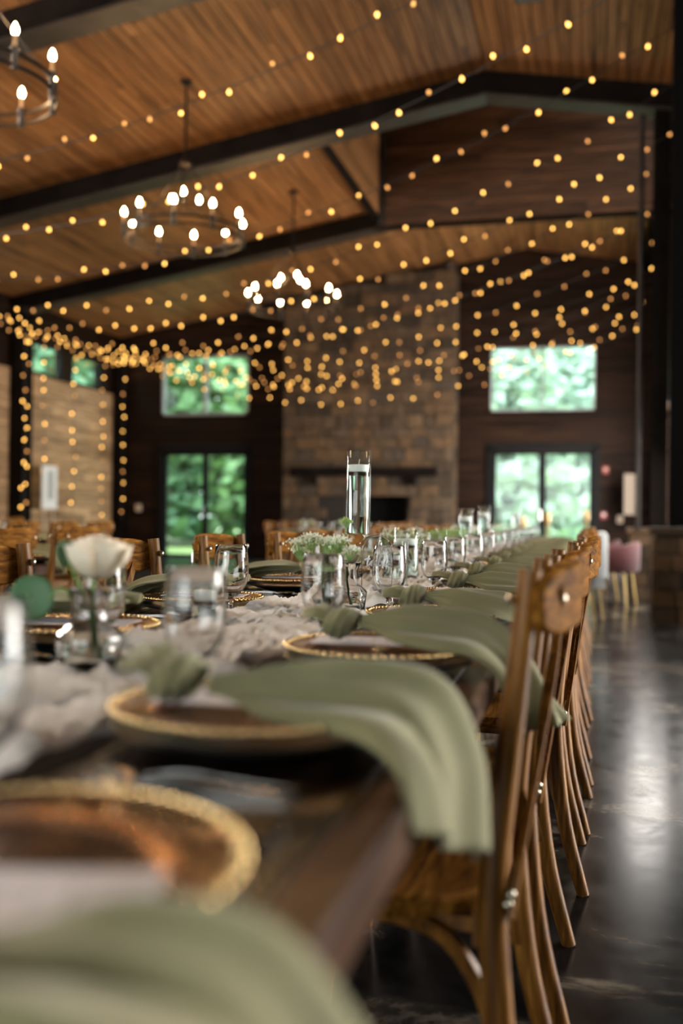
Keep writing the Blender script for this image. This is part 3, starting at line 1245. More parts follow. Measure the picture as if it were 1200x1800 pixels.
def make_card():
    t = thing('menu_card', '', 'menu card')
    b = MB()
    b.box((0, 0, .0455), (.215, .105, .0012))
    b.build('paper', 'card', t, False)
    b = MB()
    for i in range(7):
        b.box((-.07 + .022 * i, 0, .0464), (.0025, .05 - .012 * (i % 3), .0004))
    b.build('printed_lines', 'grey_print', t, False)
    return t


def napkin(label, A, B, knot, ears, fold=(3, .010), loc=(0, 0, 0), rz=0, pin=.25, seed=0):
    """a folded linen napkin: the cloth runs between edge lines A and B from the knot to its hem; ears are the loose corners"""
    t = thing('knotted_napkin', label, 'napkin', loc, rz)
    ns, nt_ = 44, 40
    rows = []
    for i in range(ns):
        s_ = i / (ns - 1)
        a, bb = interp(A, s_), interp(B, s_)
        da = interp(A, min(1, s_ + .03)) - interp(A, max(0, s_ - .03)) + interp(B, min(1, s_ + .03)) - interp(B, max(0, s_ - .03))
        nrm = (bb - a).cross(da)
        nrm = nrm.normalized() if nrm.length > 1e-6 else Vector((0, 0, 1))
        if nrm.z < 0 and abs(nrm.z) > .2:
            nrm = -nrm
        elif nrm.x < 0 and abs(nrm.z) <= .2:
            nrm = -nrm
        row = []
        for k in range(nt_ + 1):
            u = k / nt_
            ph = 2 * PI * fold[0] * u + 1.3 * math.sin(2.2 * s_ + seed) + seed
            amp = fold[1] * (.62 + .55 * s_) * math.sin(PI * min(1, max(0, u)) ) ** .5
            h = amp * (1.9 * abs(math.sin(ph / 2 + .4)) ** .8 - 1.0) + .30 * amp * math.sin(2.1 * ph + 1.1 + 2 * s_)
            dome = .022 * math.sin(PI * u) * (1 - .6 * s_)
            tp = min(1, s_ / .22)
            tp = tp * tp * (3 - 2 * tp)                # gathered where the cloth leaves the knot
            mid = a.lerp(bb, .5)
            row.append(mid + (a.lerp(bb, u) - mid) * lerp(.42, 1, tp) + nrm * ((h + dome) * lerp(.35, 1, tp) + .0025 * math.sin(5 * ph) * (1 - tp)))
        rows.append(row)
    b = MB()
    b.grid(rows)
    o = b.build('cloth', 'sage', t, True, 0)
    solid(o, .0022)
    hem = MB()
    for j, off in ((ns - 2, .0025),):
        hem.tube([Vector(p) for p in rows[j]], .0011, 5)
    hem.tube([Vector(r[1]) for r in rows], .0013, 5)
    hem.tube([Vector(r[-2]) for r in rows], .0013, 5)
    hem.build('hem', 'sage', o)
    # the knot: a wrapped band, pleated, over a padded core
    kc = Vector(knot)
    d = ((Vector(A[1]) + Vector(B[1])) / 2 - kc)
    d.z = 0
    d = d.normalized()
    sd = Vector((-d.y, d.x, 0))
    b = MB()
    rows = []
    for i in range(25):
        q = i / 24
        rr_ = .018 + .011 * math.sin(PI * q)
        ring = []
        for k in range(25):
            a = 2 * PI * k / 24
            pl = 1 + .05 * math.sin(3 * a + 5 * q + seed) + .055 * math.sin(7 * PI * q + 1.8 * math.sin(a + seed))
            c = kc + d * (lerp(-.026, .026, q) + .008 * math.sin(a + .6)) + Vector((0, 0, .0))
            ring.append(c + sd * (math.cos(a) * rr_ * 1.12 * pl) + Vector((0, 0, math.sin(a) * rr_ * .95 * pl)))
        rows.append(ring)
    b.grid(rows)
    o = b.build('knot', 'sage', t, True, 0)
    solid(o, .003, -1)
    for i, (v, wd) in enumerate(ears):
        e = kc + Vector(v)
        mid = kc.lerp(e, .55) + Vector((0, 0, .014))
        rows = []
        ax = (e - kc).normalized()
        side = ax.cross(Vector((0, 0, 1))).normalized()
        for q in range(9):
            s_ = q / 8
            p = interp([kc - ax * .005, mid, e], s_)
            wq = wd * math.sin(PI * (.12 + .80 * s_)) ** .8
            rows.append([p + side * (wq * (u - .5)) + Vector((0, 0, -.9 * wq * (abs(u - .5) ** 1.5) + .006 * math.sin(9 * u + seed) * s_)) for u in [j / 8 for j in range(9)]])
        b = MB()
        b.grid(rows)
        o = b.build('corner', 'sage', t, True, 0)
        solid(o, .002)
    return t


def make_fork():
    t = thing('dinner_fork', '', 'fork')
    b = MB()
    pts = curve([(.105, 0, .004), (.06, 0, .0065), (.0, 0, .011), (-.03, 0, .008), (-.045, 0, .0045)], 15)
    b.strip(pts, .0030, [.010 - .005 * min(1, i / 9) for i in range(15)], [(0, 1, 0)] * 15)
    b.ball((.105, 0, .004), (.008, .0065, .003), 10, 5)
    b.build('handle', 'steel', t, True, 50)
    b = MB()
    b.strip(curve([(-.042, 0, .005), (-.055, 0, .0035), (-.068, 0, .0045)], 6), .002, [.010, .018, .022, .023, .023, .022], [(0, 1, 0)] * 6)
    for k in range(4):
        y = -.0095 + .0063 * k
        b.strip([(-.066, y, .0045), (-.085, y, .007), (-.102, y * .9, .012)], .002, .0032, (0, 1, 0))
    b.build('tines', 'steel', t, True, 50)
    return t


def make_knife():
    t = thing('dinner_knife', '', 'knife')
    b = MB()
    b.strip(curve([(.11, 0, .004), (.05, 0, .0055), (.0, 0, .0045)], 9), .0055, [.011, .0105, .010, .0095, .009, .009, .009, .009, .009], [(0, 1, 0)] * 9)
    b.ball((.11, 0, .004), (.008, .0065, .0035), 10, 5)
    b.build('handle', 'steel', t, True, 50)
    b = MB()
    b.strip(curve([(.0, 0, .0045), (-.03, .002, .004), (-.08, .002, .004), (-.115, .006, .004)], 9), .0018, [.010, .014, .015, .015, .015, .014, .012, .009, .003], [(0, 1, 0)] * 9)
    b.build('blade', 'steel', t, True, 50)
    return t


def make_spoon():
    t = thing('soup_spoon', '', 'spoon')
    b = MB()
    b.strip(curve([(.10, 0, .004), (.05, 0, .007), (.0, 0, .011), (-.04, 0, .006)], 13), .003, [.010 - .005 * min(1, i / 8) for i in range(13)], [(0, 1, 0)] * 13)
    b.ball((.10, 0, .004), (.008, .0065, .003), 10, 5)
    b.build('handle', 'steel', t, True, 50)
    b = MB()
    rows = []
    for i in range(7):
        q = (i / 6) * .98 + .02
        rows.append([(-.066 + .030 * q * math.cos(a), .020 * q * math.sin(a), .003 + .007 * q * q) for a in [2 * PI * k / 16 for k in range(17)]])
    b.grid(rows)
    o = b.build('bowl', 'steel', t, True, 0)
    solid(o, .0015)
    return t


def make_goblet():
    t = thing('water_goblet', '', 'glass')
    out = [(.0365, .002), (.0365, .0035), (.02, .0065), (.007, .011), (.0052, .022), (.0055, .040), (.009, .0535), (.019, .0635), (.031, .0755), (.0395, .0935), (.0432, .115), (.0428, .138), (.0408, .162), (.0388, .1845), (.0382, .1855)]
    inn = [(.0374, .1845), (.0395, .162), (.0415, .138), (.0418, .115), (.0381, .0945), (.0295, .078), (.018, .0675), (.008, .0625), (.0005, .0615)]
    b = MB()
    b.lathe([(.0005, .001)] + out + inn, 40)
    b.build('bowl', 'glass', t, True, 60)
    return t


protos = dict(plate=make_plate(), charger1=make_charger(True), charger=make_charger(False), card=make_card(), fork=make_fork(), knife=make_knife(), spoon=make_spoon(), goblet=make_goblet())
used = set()


def inst(key, loc, rz, label, group, name=None):
    o = protos[key]
    if key in used:
        o = copy_tree(o)
    used.add(key)
    return put(o, loc, rz, label, group)


rr = random.Random(11)
ROW_A = [(-.365, .555), (-.375, 1.095), (-.345, 1.665), (-.340, 2.285), (-.328, 2.96), (-.345, 3.58), (-.34, 4.2), (-.345, 4.83), (-.34, 5.45), (-.34, 6.1), (-.34, 6.7), (-.34, 7.35), (-.34, 8.0), (-.34, 8.6), (-.34, 9.2)]
ROW_B = [(-.985, .62), (-.985, 1.24), (-.985, 1.79), (-1.005, 2.50), (-1.005, 3.34), (-1.0, 4.12), (-1.0, 4.76), (-1.0, 5.4), (-1.0, 6.05), (-1.0, 6.7), (-1.0, 7.3), (-1.0, 7.95), (-1.0, 8.6), (-1.0, 9.2)]


def w2l(pts, loc):
    return [(p[0] - loc[0], p[1] - loc[1], p[2] - loc[2]) for p in pts]


# cloth outlines in the hall's own coordinates, for the nearest settings of the aisle side
NAP = {
    0: dict(A=[(-.50, .375, .815), (-.42, .36, .815), (-.30, .325, .815), (-.20, .31, .805), (-.145, .33, .78), (-.125, .37, .70)],
            B=[(-.50, .44, .812), (-.40, .438, .810), (-.32, .434, .808), (-.262, .434, .806), (-.212, .455, .822), (-.172, .484, .812), (-.146, .502, .788), (-.130, .548, .735)],
            knot=(-.525, .41, .825), ears=[((-.07, .02, .0), .05), ((-.06, -.04, .0), .05)], fold=(1.3, .020)),
    1: dict(A=[(-.40, .995, .820), (-.330, .995, .806), (-.258, .985, .800), (-.204, .948, .795), (-.167, .905, .778), (-.150, .872, .740)],
            B=[(-.40, 1.045, .845), (-.33, 1.09, .842), (-.26, 1.16, .838), (-.20, 1.20, .832), (-.160, 1.225, .810), (-.136, 1.215, .745), (-.130, 1.19, .70), (-.122, 1.12, .636)],
            knot=(-.438, 1.022, .840), ears=[((-.085, .075, .022), .05), ((-.07, .0, .012), .045), ((-.045, .05, .03), .035)], fold=(1.6, .022)),
    2: dict(A=[(-.372, 1.600, .830), (-.31, 1.575, .818), (-.235, 1.57, .808), (-.185, 1.585, .80), (-.150, 1.61, .775), (-.135, 1.63, .735), (-.125, 1.655, .66)],
            B=[(-.372, 1.665, .852), (-.31, 1.72, .856), (-.24, 1.77, .852), (-.175, 1.80, .838), (-.125, 1.785, .795), (-.08, 1.795, .73), (-.028, 1.80, .668)],
            knot=(-.402, 1.625, .842), ears=[((-.07, .01, .014), .045), ((-.06, .06, .016), .045)], fold=(1.7, .018)),
    3: dict(A=[(-.36, 2.215, .828), (-.30, 2.19, .816), (-.235, 2.19, .808), (-.185, 2.21, .80), (-.150, 2.26, .775), (-.125, 2.34, .70)],
            B=[(-.36, 2.27, .850), (-.30, 2.33, .850), (-.235, 2.36, .842), (-.175, 2.39, .832), (-.130, 2.385, .79), (-.10, 2.39, .745), (-.085, 2.39, .685)],
            knot=(-.388, 2.235, .840), ears=[((-.07, .0, .010), .05), ((-.055, .05, .014), .045)], fold=(1.8, .014)),
}
# the common drape, local to its plate
GA = [(-.02, -.075, .066), (.04, -.09, .055), (.10, -.085, .050), (.15, -.07, .042), (.187, -.05, .015), (.205, -.02, -.05)]
GB = [(-.02, -.015, .088), (.04, .05, .088), (.10, .08, .082), (.155, .10, .070), (.205, .13, .03), (.225, .14, -.04)]
side_txt = {'A': 'aisle-side', 'B': 'hall-side'}
generic = None
for side, row in (('A', ROW_A), ('B', ROW_B)):
    for i, (x, y) in enumerate(row):
        rz = 0 if side == 'A' else PI
        sg = 1 if side == 'A' else -1
        at = f'at the long table, {ORD[i] if i < len(ORD) else "last"} {side_txt[side]} setting from the camera'
        L = lambda lx, ly, lz=0: (x + sg * lx, y + sg * ly, TZ + lz)
        inst('plate', L(0, 0), rz, f'matt dark round underplate {at}', 'dark underplates')
        near = side == 'A' and i < 3
        inst('charger1' if near else 'charger', L(0, 0), rz, f'gold-beaded smoky glass charger {at}', 'gold-beaded chargers')
        if side == 'A' and i == 0:
            inst('card', (x + .03, y - .075, TZ), .25, f'pale pink menu card {at}', 'menu cards')
        else:
            inst('card', L(-.01, .02 if side == 'A' else .0), rz + .1, f'pale pink menu card {at}', 'menu cards')
        if i < 9:
            inst('fork', L(.005, -.195), rz, f'silver inner fork {at}', 'forks')
            inst('fork', L(.005, -.225), rz, f'silver outer fork {at}', 'forks')
            inst('knife', L(.01, .19), rz, f'silver knife {at}', 'knives')
            inst('spoon', L(.02, .222), rz, f'silver spoon {at}', 'spoons')
        lab = f'knotted sage green linen napkin {at}'
        if side == 'A' and i in NAP:
            n = NAP[i]
            nap = napkin(lab, w2l(n['A'], (x, y, TZ)), w2l(n['B'], (x, y, TZ)), w2l([n['knot']], (x, y, TZ))[0], n['ears'], n['fold'], (x, y, TZ), 0, seed=i * 1.7)
        else:
            if generic is None:
                generic = napkin(lab, GA, GB, (-.045, -.045, .078), [((-.075, .0, .016), .05), ((-.06, .055, .012), .045)], (1.8, .015), seed=2.2)
                nap = generic
            else:
                nap = copy_tree(generic)
            put(nap, (x, y, TZ), rz + rr.uniform(-.12, .12), lab)
        nap['group'] = 'knotted sage napkins'
        gx, gy = (-.150, .185) if side == 'A' else (-.150, .185)
        if side == 'A' and i == 0:
            gx, gy = -.125, .17
        inst('goblet', L(gx, gy, .001), rz, f'clear stemmed water goblet {at}', 'water goblets')
# ------------------------------------------------------------------ settings on the other tables (far out of focus)
for nm, x, y, kk in far:
    for s_ in (1, -1):
        for i in range(4):
            yy = y + .32 + .62 * i
            rz = 0 if s_ > 0 else PI
            at = f'on the table {nm}, {"near" if s_ > 0 else "far"} side, {ORD[i]} from camera'
            g = f'{{}} on the table {nm}'
            inst('plate', (x + s_ * .33, yy, TZ), rz, f'dark underplate {at}', f'plates on the table {nm}')
            inst('charger', (x + s_ * .33, yy, TZ), rz, f'gold-beaded charger {at}', f'chargers on the table {nm}')
            put(copy_tree(generic), (x + s_ * .33, yy, TZ), rz, f'sage napkin {at}', f'napkins on the table {nm}')
            inst('goblet', (x + s_ * .19, yy + s_ * .19, TZ + .001), rz, f'clear goblet {at}', f'goblets on the table {nm}')


# ------------------------------------------------------------------ flowers
def rose(parent, c, r, mat='petal', seed=1, name='petal'):
    """cupped petals spiralling out from a tight heart; each petal a mesh of its own"""
    rr = random.Random(seed)
    n = 30
    for i in range(n):
        q = i / (n - 1)
        ang = i * 2.4
        R_ = r * (.12 + .78 * q)
        lip = max(0, q - .45) * 1.1
        wd = lerp(1.25, .72, q)
        rows = []
        for a in range(8):
            v = a / 7
            row = []
            for k in range(11):
                u = k / 10 - .5
                th = ang + u * 2 * wd
                rad = R_ * math.sin(min(1, .18 + v * 1.15) * PI / 2) * (1 - .10 * (1 - q) * v) + r * .16 * lip * v ** 4
                z = -r * .62 + r * lerp(1.18, .98, q) * v * (1 - .16 * (2 * abs(u)) ** 2.5) - r * .14 * lip * v ** 5
                rad += .025 * r * math.sin(6 * u + i * 1.7) * v * v
                row.append((c[0] + rad * math.cos(th), c[1] + rad * math.sin(th), c[2] + z))
            rows.append(row)
        b = MB()
        b.grid(rows)
        o = b.build(name, mat, parent, True, 0)
        solid(o, .0012)


def stem(parent, pts, r=.0022, mat='stem'):
    b = MB()
    b.tube(curve(pts, 12), r, 7)
    return b.build('stem', mat, parent)


def leaf(parent, c, r, nrm, mat='leaf'):
    nrm = Vector(nrm).normalized()
    u = nrm.cross(Vector((0, 0, 1))).normalized()
    v = u.cross(nrm)
    rows = []
    for i in range(6):
        q = max(.02, i / 5)
        rows.append([Vector(c) + u * (r * q * math.cos(a) * .95) + v * (r * q * math.sin(a)) + nrm * (.12 * r * q * q * math.cos(2 * a)) for a in [2 * PI * k / 24 for k in range(25)]])
    b = MB()
    b.grid(rows)
    o = b.build('leaf', mat, parent, True, 0)
    solid(o, .0008)


def bud_vase(name, label, loc, h=.135, s_=1.0, flutes=12, group=None):
    t = thing(name, label, 'vase', loc, 0, group)
    fl = lambda a, i: 1 + .025 * math.cos(flutes * a)
    out = [(.044, .0), (.047, .006), (.046, .02), (.050, .05), (.052, .062), (.043, .070), (.030, .080), (.0265, .10), (.027, .115), (.034, .131), (.036, .1345)]
    inn = [(.0335, .1335), (.0245, .115), (.024, .10), (.027, .082), (.040, .068), (.046, .058), (.041, .022), (.036, .014), (.0005, .013)]
    k = h / .135
    b = MB()
    b.lathe([(.0005, .001)] + [(x * s_, z * k) for x, z in out + inn], 48, (0, 0, 0), fl)
    b.build('glass_body', 'cut_glass', t, True, 60)
    b = MB()
    b.lathe([(.0005, .0145 * k), (.0355 * s_, .0145 * k), (.0402 * s_, .024 * k), (.0448 * s_, .052 * k), (.0005, .052 * k)], 32)
    b.build('water', 'water', t, True, 60)
    return t


# rose in a cut-glass vase, nearest the camera, with a eucalyptus leaf
V1 = (-.742, 1.39, TZ + .010)
bud_vase('bud_vase', 'fluted cut-glass bud vase holding the nearest cream rose', V1)
t = thing('cream_rose', 'big blurred cream rose in the nearest cut-glass vase', 'flower', V1)
stem(t, [(.012, .005, .03), (.006, .0, .09), (.004, 0, .135), (.010, 0, .155)], .0034)
rose(t, (.010, 0, .186), .056, 'petal', 4)
for a in (0.3, 2.2, 4.2):
    b = MB()
    b.grid([[(.010 + (.012 + .03 * q) * math.cos(a + u), (.012 + .03 * q) * math.sin(a + u), .153 - .012 * q) for u in (-.25 * (1 - q), 0, .25 * (1 - q))] for q in (0, .33, .66, 1)])
    b.build('sepal', 'stem', t, True, 0)
t = thing('eucalyptus_sprig', 'eucalyptus sprig with one big round green leaf beside the nearest rose', 'leaf', V1)
stem(t, [(.012, -.012, .04), (.008, -.018, .10), (-.02, -.04, .19)], .0024)
stem(t, [(.008, -.018, .10), (-.03, -.025, .135), (-.066, -.005, .120)], .0018)
leaf(t, (-.096, -.005, .118), .036, (.35, -.93, .12))
leaf(t, (-.018, -.042, .190), .020, (.9, -.4, .1))

# white lace flowers
V2 = (-.583, 2.20, TZ + .010)
bud_vase('bud_vase', 'clear glass bud vase of white lace flowers behind a goblet', V2, .125, .72)


def umbel(parent, c, r, mat, seed, n=90, dome=.35):
    rr = random.Random(seed)
    b = MB()
    g = MB()
    base = Vector((c[0], c[1], c[2] - r * 1.05))
    for k in range(17):
        a, q = k * 2.4, math.sqrt((k + .5) / 17)
        p = Vector((c[0] + r * q * math.cos(a), c[1] + r * q * math.sin(a), c[2] + dome * r * (1 - q * q)))
        g.tube([base, base.lerp(p, .6) + Vector((0, 0, -.1 * r)), p], .0007, 4)
        for j in range(n // 17 + 3):
            d = Vector((rr.gauss(0, .20), rr.gauss(0, .20), rr.gauss(.05, .11))) * r
            b.ball(p + d, rr.uniform(.0013, .0024), 5, 3)
    o = b.build('floret_head', mat, parent, True, 0)
    o['kind'] = 'stuff'
    g.build('spokes', 'stem', parent)


t = thing('lace_flower_bunch', 'bunch of white lace flowers with thin green stems by the tall candle vase', 'flowers', V2)
for i, (dx, dy, z, r) in enumerate([(-.062, -.01, .185, .026), (-.030, -.02, .198, .027), (.004, .02, .190, .026), (.030, -.015, .193, .027), (.055, .0, .172, .023), (-.012, .03, .185, .024), (-.070, .02, .168, .02)]):
    umbel(t, (dx, dy, z), r, 'floret', i)
    stem(t, [(.012 * math.cos(i), .012 * math.sin(i), .02), (.008 * math.cos(i * 2), .008 * math.sin(i * 2), .10), (dx * .7, dy * .7, .145), (dx, dy, z - r * 1.02)], .0016)
stem(t, [(0, 0, .05), (.02, .01, .13), (.046, .0, .222)], .0012)
umbel(t, (.046, .0, .236), .013, 'bud', 31, 60, .6)
for i in range(14):
    a = i * 2.4
    stem(t, [(.01 * math.cos(a), .01 * math.sin(a), .03), (.012 * math.cos(a + 1), .012 * math.sin(a + 1), .11), (.045 * math.cos(a), .03 * math.sin(a), .165 + .01 * (i % 3))], .0010)

V3 = (-.592, 2.44, TZ + .010)
bud_vase('bud_vase', 'cut-glass bud vase with a cream rose behind the lace flowers', V3)
t = thing('cream_rose', 'small cream rose behind the lace flowers and the tall vase stem', 'flower', V3)
stem(t, [(.01, 0, .03), (0, 0, .09), (0, 0, .12)], .003)
rose(t, (0, 0, .145), .033, 'petal', 9)

V4 = (-.60, 4.35, TZ + .010)
bud_vase('bud_vase', 'bud vase of pale green lace flowers beyond the table number', V4)
t = thing('lace_flower_bunch', 'low bunch of pale green lace flowers beyond the table number', 'flowers', V4)
for i in range(7):
    a = i * 2.4
    umbel(t, (.075 * math.cos(a) * (i > 0), .07 * math.sin(a) * (i > 0), .165 + .012 * (i % 3)), .034, 'bud', 50 + i, 50)
    stem(t, [(0, 0, .03), (.01 * math.cos(a), .01 * math.sin(a), .10), (.075 * math.cos(a) * (i > 0), .07 * math.sin(a) * (i > 0), .132)], .0015)
for k, (vx, vy, fl) in enumerate([(-.70, 5.7, 1), (-.66, 6.6, 0), (-.72, 7.4, 1), (-.66, 8.4, 1), (-.74, 4.0, 1), (-3.15, 11.0, 1), (-2.9, 11.8, 1), (-3.0, 12.5, 1), (-4.8, 6.6, 1), (-4.9, 7.5, 0), (-3.15, 3.6, 0)]):
    where = 'far down the long table' if vx > -1 else ('on the table before the fireplace' if vy > 10 else 'on a table across the hall')
    bud_vase('bud_vase', f'small blurred bud vase {where}, {ORD[k]} of these', (vx, vy, TZ + .010), group=f'small vases {where}')
    t = thing('white_flowers', f'blurred white and green flowers {where}, {ORD[k]} vase', 'flowers', (vx, vy, TZ + .010), 0, f'white flowers {where}')
    stem(t, [(.01, 0, .03), (0, 0, .09), (0, 0, .13)], .003)
    if fl:
        for j in range(5):
            a = j * 2.4
            umbel(t, (.07 * math.cos(a), .07 * math.sin(a), .17 + .02 * (j % 2)), .038, 'floret', 80 + j + 9 * k, 30)
    else:
        rose(t, (0, 0, .16), .04, 'petal', 20 + k)

# ------------------------------------------------------------------ floating candles in water
def candle(r, z, label, loc, group):
    t = thing('floating_candle', label, 'candle', loc, 0, group)
    b = MB()
    b.lathe([(.0005, z - .030), (r * .72, z - .030), (r * .93, z - .014), (r, z), (r * .985, z + .004), (r * .8, z + .005), (.0005, z + .0055)], 32)
    b.build('wax', 'wax', t, True, 50)
    b = MB()
    b.tube([(0, 0, z + .004), (.001, 0, z + .012), (.003, 0, z + .022)], .0011, 6)
    b.build('wick', 'wick', t)


def stem_vase(label, loc, r, zb, zt, water, group, lab2):
    """tall cylinder on a slim glass stem and round foot"""
    t = thing('stemmed_cylinder_vase', label, 'candle vase', loc, 0, group)
    b = MB()
    b.lathe([(.0005, .001), (.045, .001), (.046, .004), (.030, .008), (.009, .014), (.0075, .05), (.0075, zb - .035), (.010, zb - .018), (.022, zb - .006), (r * .94, zb), (r, zb + .006), (r, zt - .001), (r - .0012, zt), (r - .0022, zt - .001), (r - .0022, zb + .009), (r * .8, zb + .0065), (.0005, zb + .006)], 40)
    b.build('glass_body', 'thin', t, True, 60)
    b = MB()
    b.lathe([(.0005, zb + .0068), (r - .004, zb + .0098), (r - .0026, zb + .013), (r - .0026, water), (.0005, water)], 40)
    b.build('water', 'water', t, True, 60)
    candle(r - .0045, water + .018, lab2, loc, group.replace('vases', 'candles') if group else None)


def cylinder_vase(label, loc, r, zt, water, group, lab2):
    t = thing('cylinder_vase', label, 'candle vase', loc, 0, group)
    b = MB()
    b.lathe([(.0005, .001), (r - .002, .001), (r, .004), (r, zt - .001), (r - .0012, zt), (r - .0025, zt - .001), (r - .0025, .012), (r - .008, .010), (.0005, .010)], 40)
    b.build('glass_body', 'thin', t, True, 60)
    b = MB()
    b.lathe([(.0005, .0105), (r - .0085, .0105), (r - .003, .0135), (r - .003, water), (.0005, water)], 40)
    b.build('water', 'water', t, True, 60)
    candle(r - .006, water + .018, lab2, loc, group.replace('vases', 'candles') if group else None)


RZ = TZ + .008
stem_vase('tallest clear cylinder candle vase on a slim glass stem, mid table before the fireplace', (-.706, 3.05, RZ), .0385, .190, .459, .392, None, 'white floating candle at the top of the tallest stemmed vase')
cylinder_vase('low clear cylinder vase with floating candle behind the nearest goblet', (-.80, 2.03, RZ), .040, .170, .066, None, 'white floating candle low in the cylinder behind the nearest goblet')
cylinder_vase('wide clear cylinder vase holding a candle behind the table number', (-.635, 3.28, RZ), .048, .170, .110, None, 'white floating candle right behind the table number')
cylinder_vase('wide clear cylinder vase with candle just beyond the table number, taller one', (-.655, 3.62, RZ), .048, .215, .150, None, 'white floating candle in the taller wide cylinder beyond the table number')
stem_vase('stemmed cylinder candle vase before the plank wall beside the stone chimney', (-.64, 5.3, RZ), .0385, .10, .302, .235, None, 'white floating candle in the stemmed vase before the dark plank wall')
stem_vase('stemmed cylinder candle vase before the frame of the glazed door', (-.64, 6.25, RZ), .0385, .12, .335, .262, None, 'white floating candle in the stemmed vase before the door frame')
stem_vase('stemmed cylinder candle vase seen against the glass of the far door', (-.63, 8.9, RZ), .0385, .12, .35, .27, None, 'white floating candle in the vase seen against the door glass')
cylinder_vase('blurred cylinder candle vase toward the far end of the long table', (-.70, 7.0, RZ), .045, .19, .12, 'cylinder vases at the far end of the long table', 'blurred floating candle toward the far end of the long table')
cylinder_vase('blurred cylinder candle vase toward the far end of the long table', (-.62, 7.9, RZ), .045, .21, .14, 'cylinder vases at the far end of the long table', 'blurred floating candle toward the far end of the long table')

# ------------------------------------------------------------------ acrylic table number
t = thing('table_number', 'clear arched acrylic table number lettered table 3 in white script', 'table number', (-.548, 2.60, TZ + .012), math.radians(9))
W2, HT = .041, .196
poly = [(-W2, .006), (W2, .006), (W2, HT - W2)] + [(W2 * math.cos(PI * k / 20), HT - W2 + W2 * math.sin(PI * k / 20)) for k in range(1, 20)] + [(-W2, HT - W2)]
b = MB()
b.prism(poly, -.0015, .0015)
b.build('sheet', 'acrylic', t, False)
b = MB()
b.tube([(p[0], 0, p[1]) for p in poly], .0014, 5, True)
b.build('polished_edge', 'glass', t)
b = MB()
b.box((0, 0, .004), (.06, .035, .008))
b.build('foot', 'acrylic', t, False)


def script(strokes, scale, ox, oz, r, parent):
    b = MB()
    for s_ in strokes:
        pts = curve([(ox + x * scale, -.0022, oz + z * scale) for x, z in s_], 6 * len(s_))
        b.tube(pts, r, 6)
    return b.build('lettering', 'ink', parent)


TXT = [  # t a b l e, joined hand
    [(-.2, .95), (.15, 1.12), (.5, 1.18), (.85, 1.12)],
    [(.62, 1.75), (.48, 1.1), (.32, .4), (.36, .02), (.62, .08), (.95, .5), (1.25, .82), (1.55, .78), (1.30, .86), (1.02, .5), (1.0, .1), (1.22, .02), (1.5, .35), (1.66, .82), (1.55, .3), (1.62, .02), (1.9, .18), (2.35, 1.0), (2.62, 1.75), (2.52, 1.95), (2.32, 1.4), (2.15, .5), (2.2, .05), (2.5, .02), (2.74, .35), (2.72, .72), (2.55, .62), (2.72, .42), (3.0, .5), (3.45, 1.3), (3.62, 1.85), (3.5, 1.98), (3.3, 1.4), (3.15, .5), (3.22, .05), (3.5, .1), (3.85, .42), (4.1, .72), (3.98, .86), (3.75, .6), (3.75, .15), (4.0, .0), (4.35, .25)]]
script(TXT, .0152, -.031, .118, .0022, t)
THREE = [[(.1, 1.55), (.35, 1.85), (.75, 1.85), (.92, 1.5), (.72, 1.1), (.42, 1.02), (.78, .98), (1.05, .6), (.9, .12), (.5, -.05), (.12, .12), (.02, .42)]]
script(THREE, .0155, -.012, .055, .0038, t)

# ------------------------------------------------------------------ head table end: pink velvet armchairs and a white slipcovered one
def armchair(name, label, loc, rz, mat, legmat='gold_leg', group=None):
    t = thing(name, label, 'armchair', loc, rz, group)
    b = MB()
    n = 20
    prof = [(.0, .40), (.25, .40), (.27, .42), (.27, .46), (.25, .49), (.0, .495)]
    b.lathe([(max(r, .0005), z) for r, z in prof], 28)
    b.build('seat', mat, t, True, 50)
    rows = []
    for i in range(25):
        a = lerp(-2.05, 2.05, i / 24)
        top = .62 + .14 * math.cos(a * .62) ** 2
        ring = []
        for r, z in ((.285, .40), (.305, .42), (.315, top - .03), (.300, top), (.275, top), (.262, top - .03), (.262, .42), (.285, .40)):
            ring.append((r * math.cos(a), r * math.sin(a), z))
        rows.append(ring)
    b = MB()
    b.grid(rows)
    o = b.build('backrest', mat, t, True, 60)
    for sx in (-1, 1):
        for sy in (-1, 1):
            b = MB()
            b.tube([(sx * .17, sy * .17, .40), (sx * .22, sy * .22, 0)], [.016, .010], 8)
            b.build('leg', legmat, t)
    return t


armchair('velvet_armchair', 'dusty pink velvet armchair with gold legs beside the stone piers', (.28, 12.35, 0), -.3, 'pink')
armchair('velvet_armchair', 'dusty pink velvet armchair just beyond the first, by the glazed door', (.08, 13.3, 0), .3, 'pink')
armchair('velvet_armchair', 'dusty pink velvet armchair at the far end of the long table', (-.75, 12.6, 0), 1.2, 'pink')
armchair('velvet_armchair', 'dusty pink velvet armchair in front of the far glazed door', (-1.5, 13.2, 0), 1.2, 'pink')
t = thing('slipcover_chair', 'gold-legged chair under a white slipcover past the end of the chair row', 'chair', (-.12, 10.3, 0), -.2)
b = MB()
rows = []
for z, dx, wd, th in ((.34, .03, .25, .235), (.40, .025, .248, .23), (.46, .02, .245, .23), (.50, .02, .24, .225)):
    rows.append([(dx + wd * math.cos(a) * (1 + .03 * math.cos(9 * a)), th * math.sin(a) * (1 + .03 * math.cos(9 * a)), z) for a in [2 * PI * k / 36 for k in range(37)]])
b.grid(rows)
b.lathe([(.0005, .50), (.15, .505), (.22, .495)], 30, (.02, 0, 0))
b.build('skirt', 'white_cloth', t, True, 0)
for sx in (-1, 1):
    for sy in (-1, 1):
        b = MB()
        b.tube([(sx * .15 + .02, sy * .15, .44), (sx * .21 + .02, sy * .20, 0)], [.016, .011], 8)
        b.build('leg', 'gold_leg', t)
b = MB()
rows = []
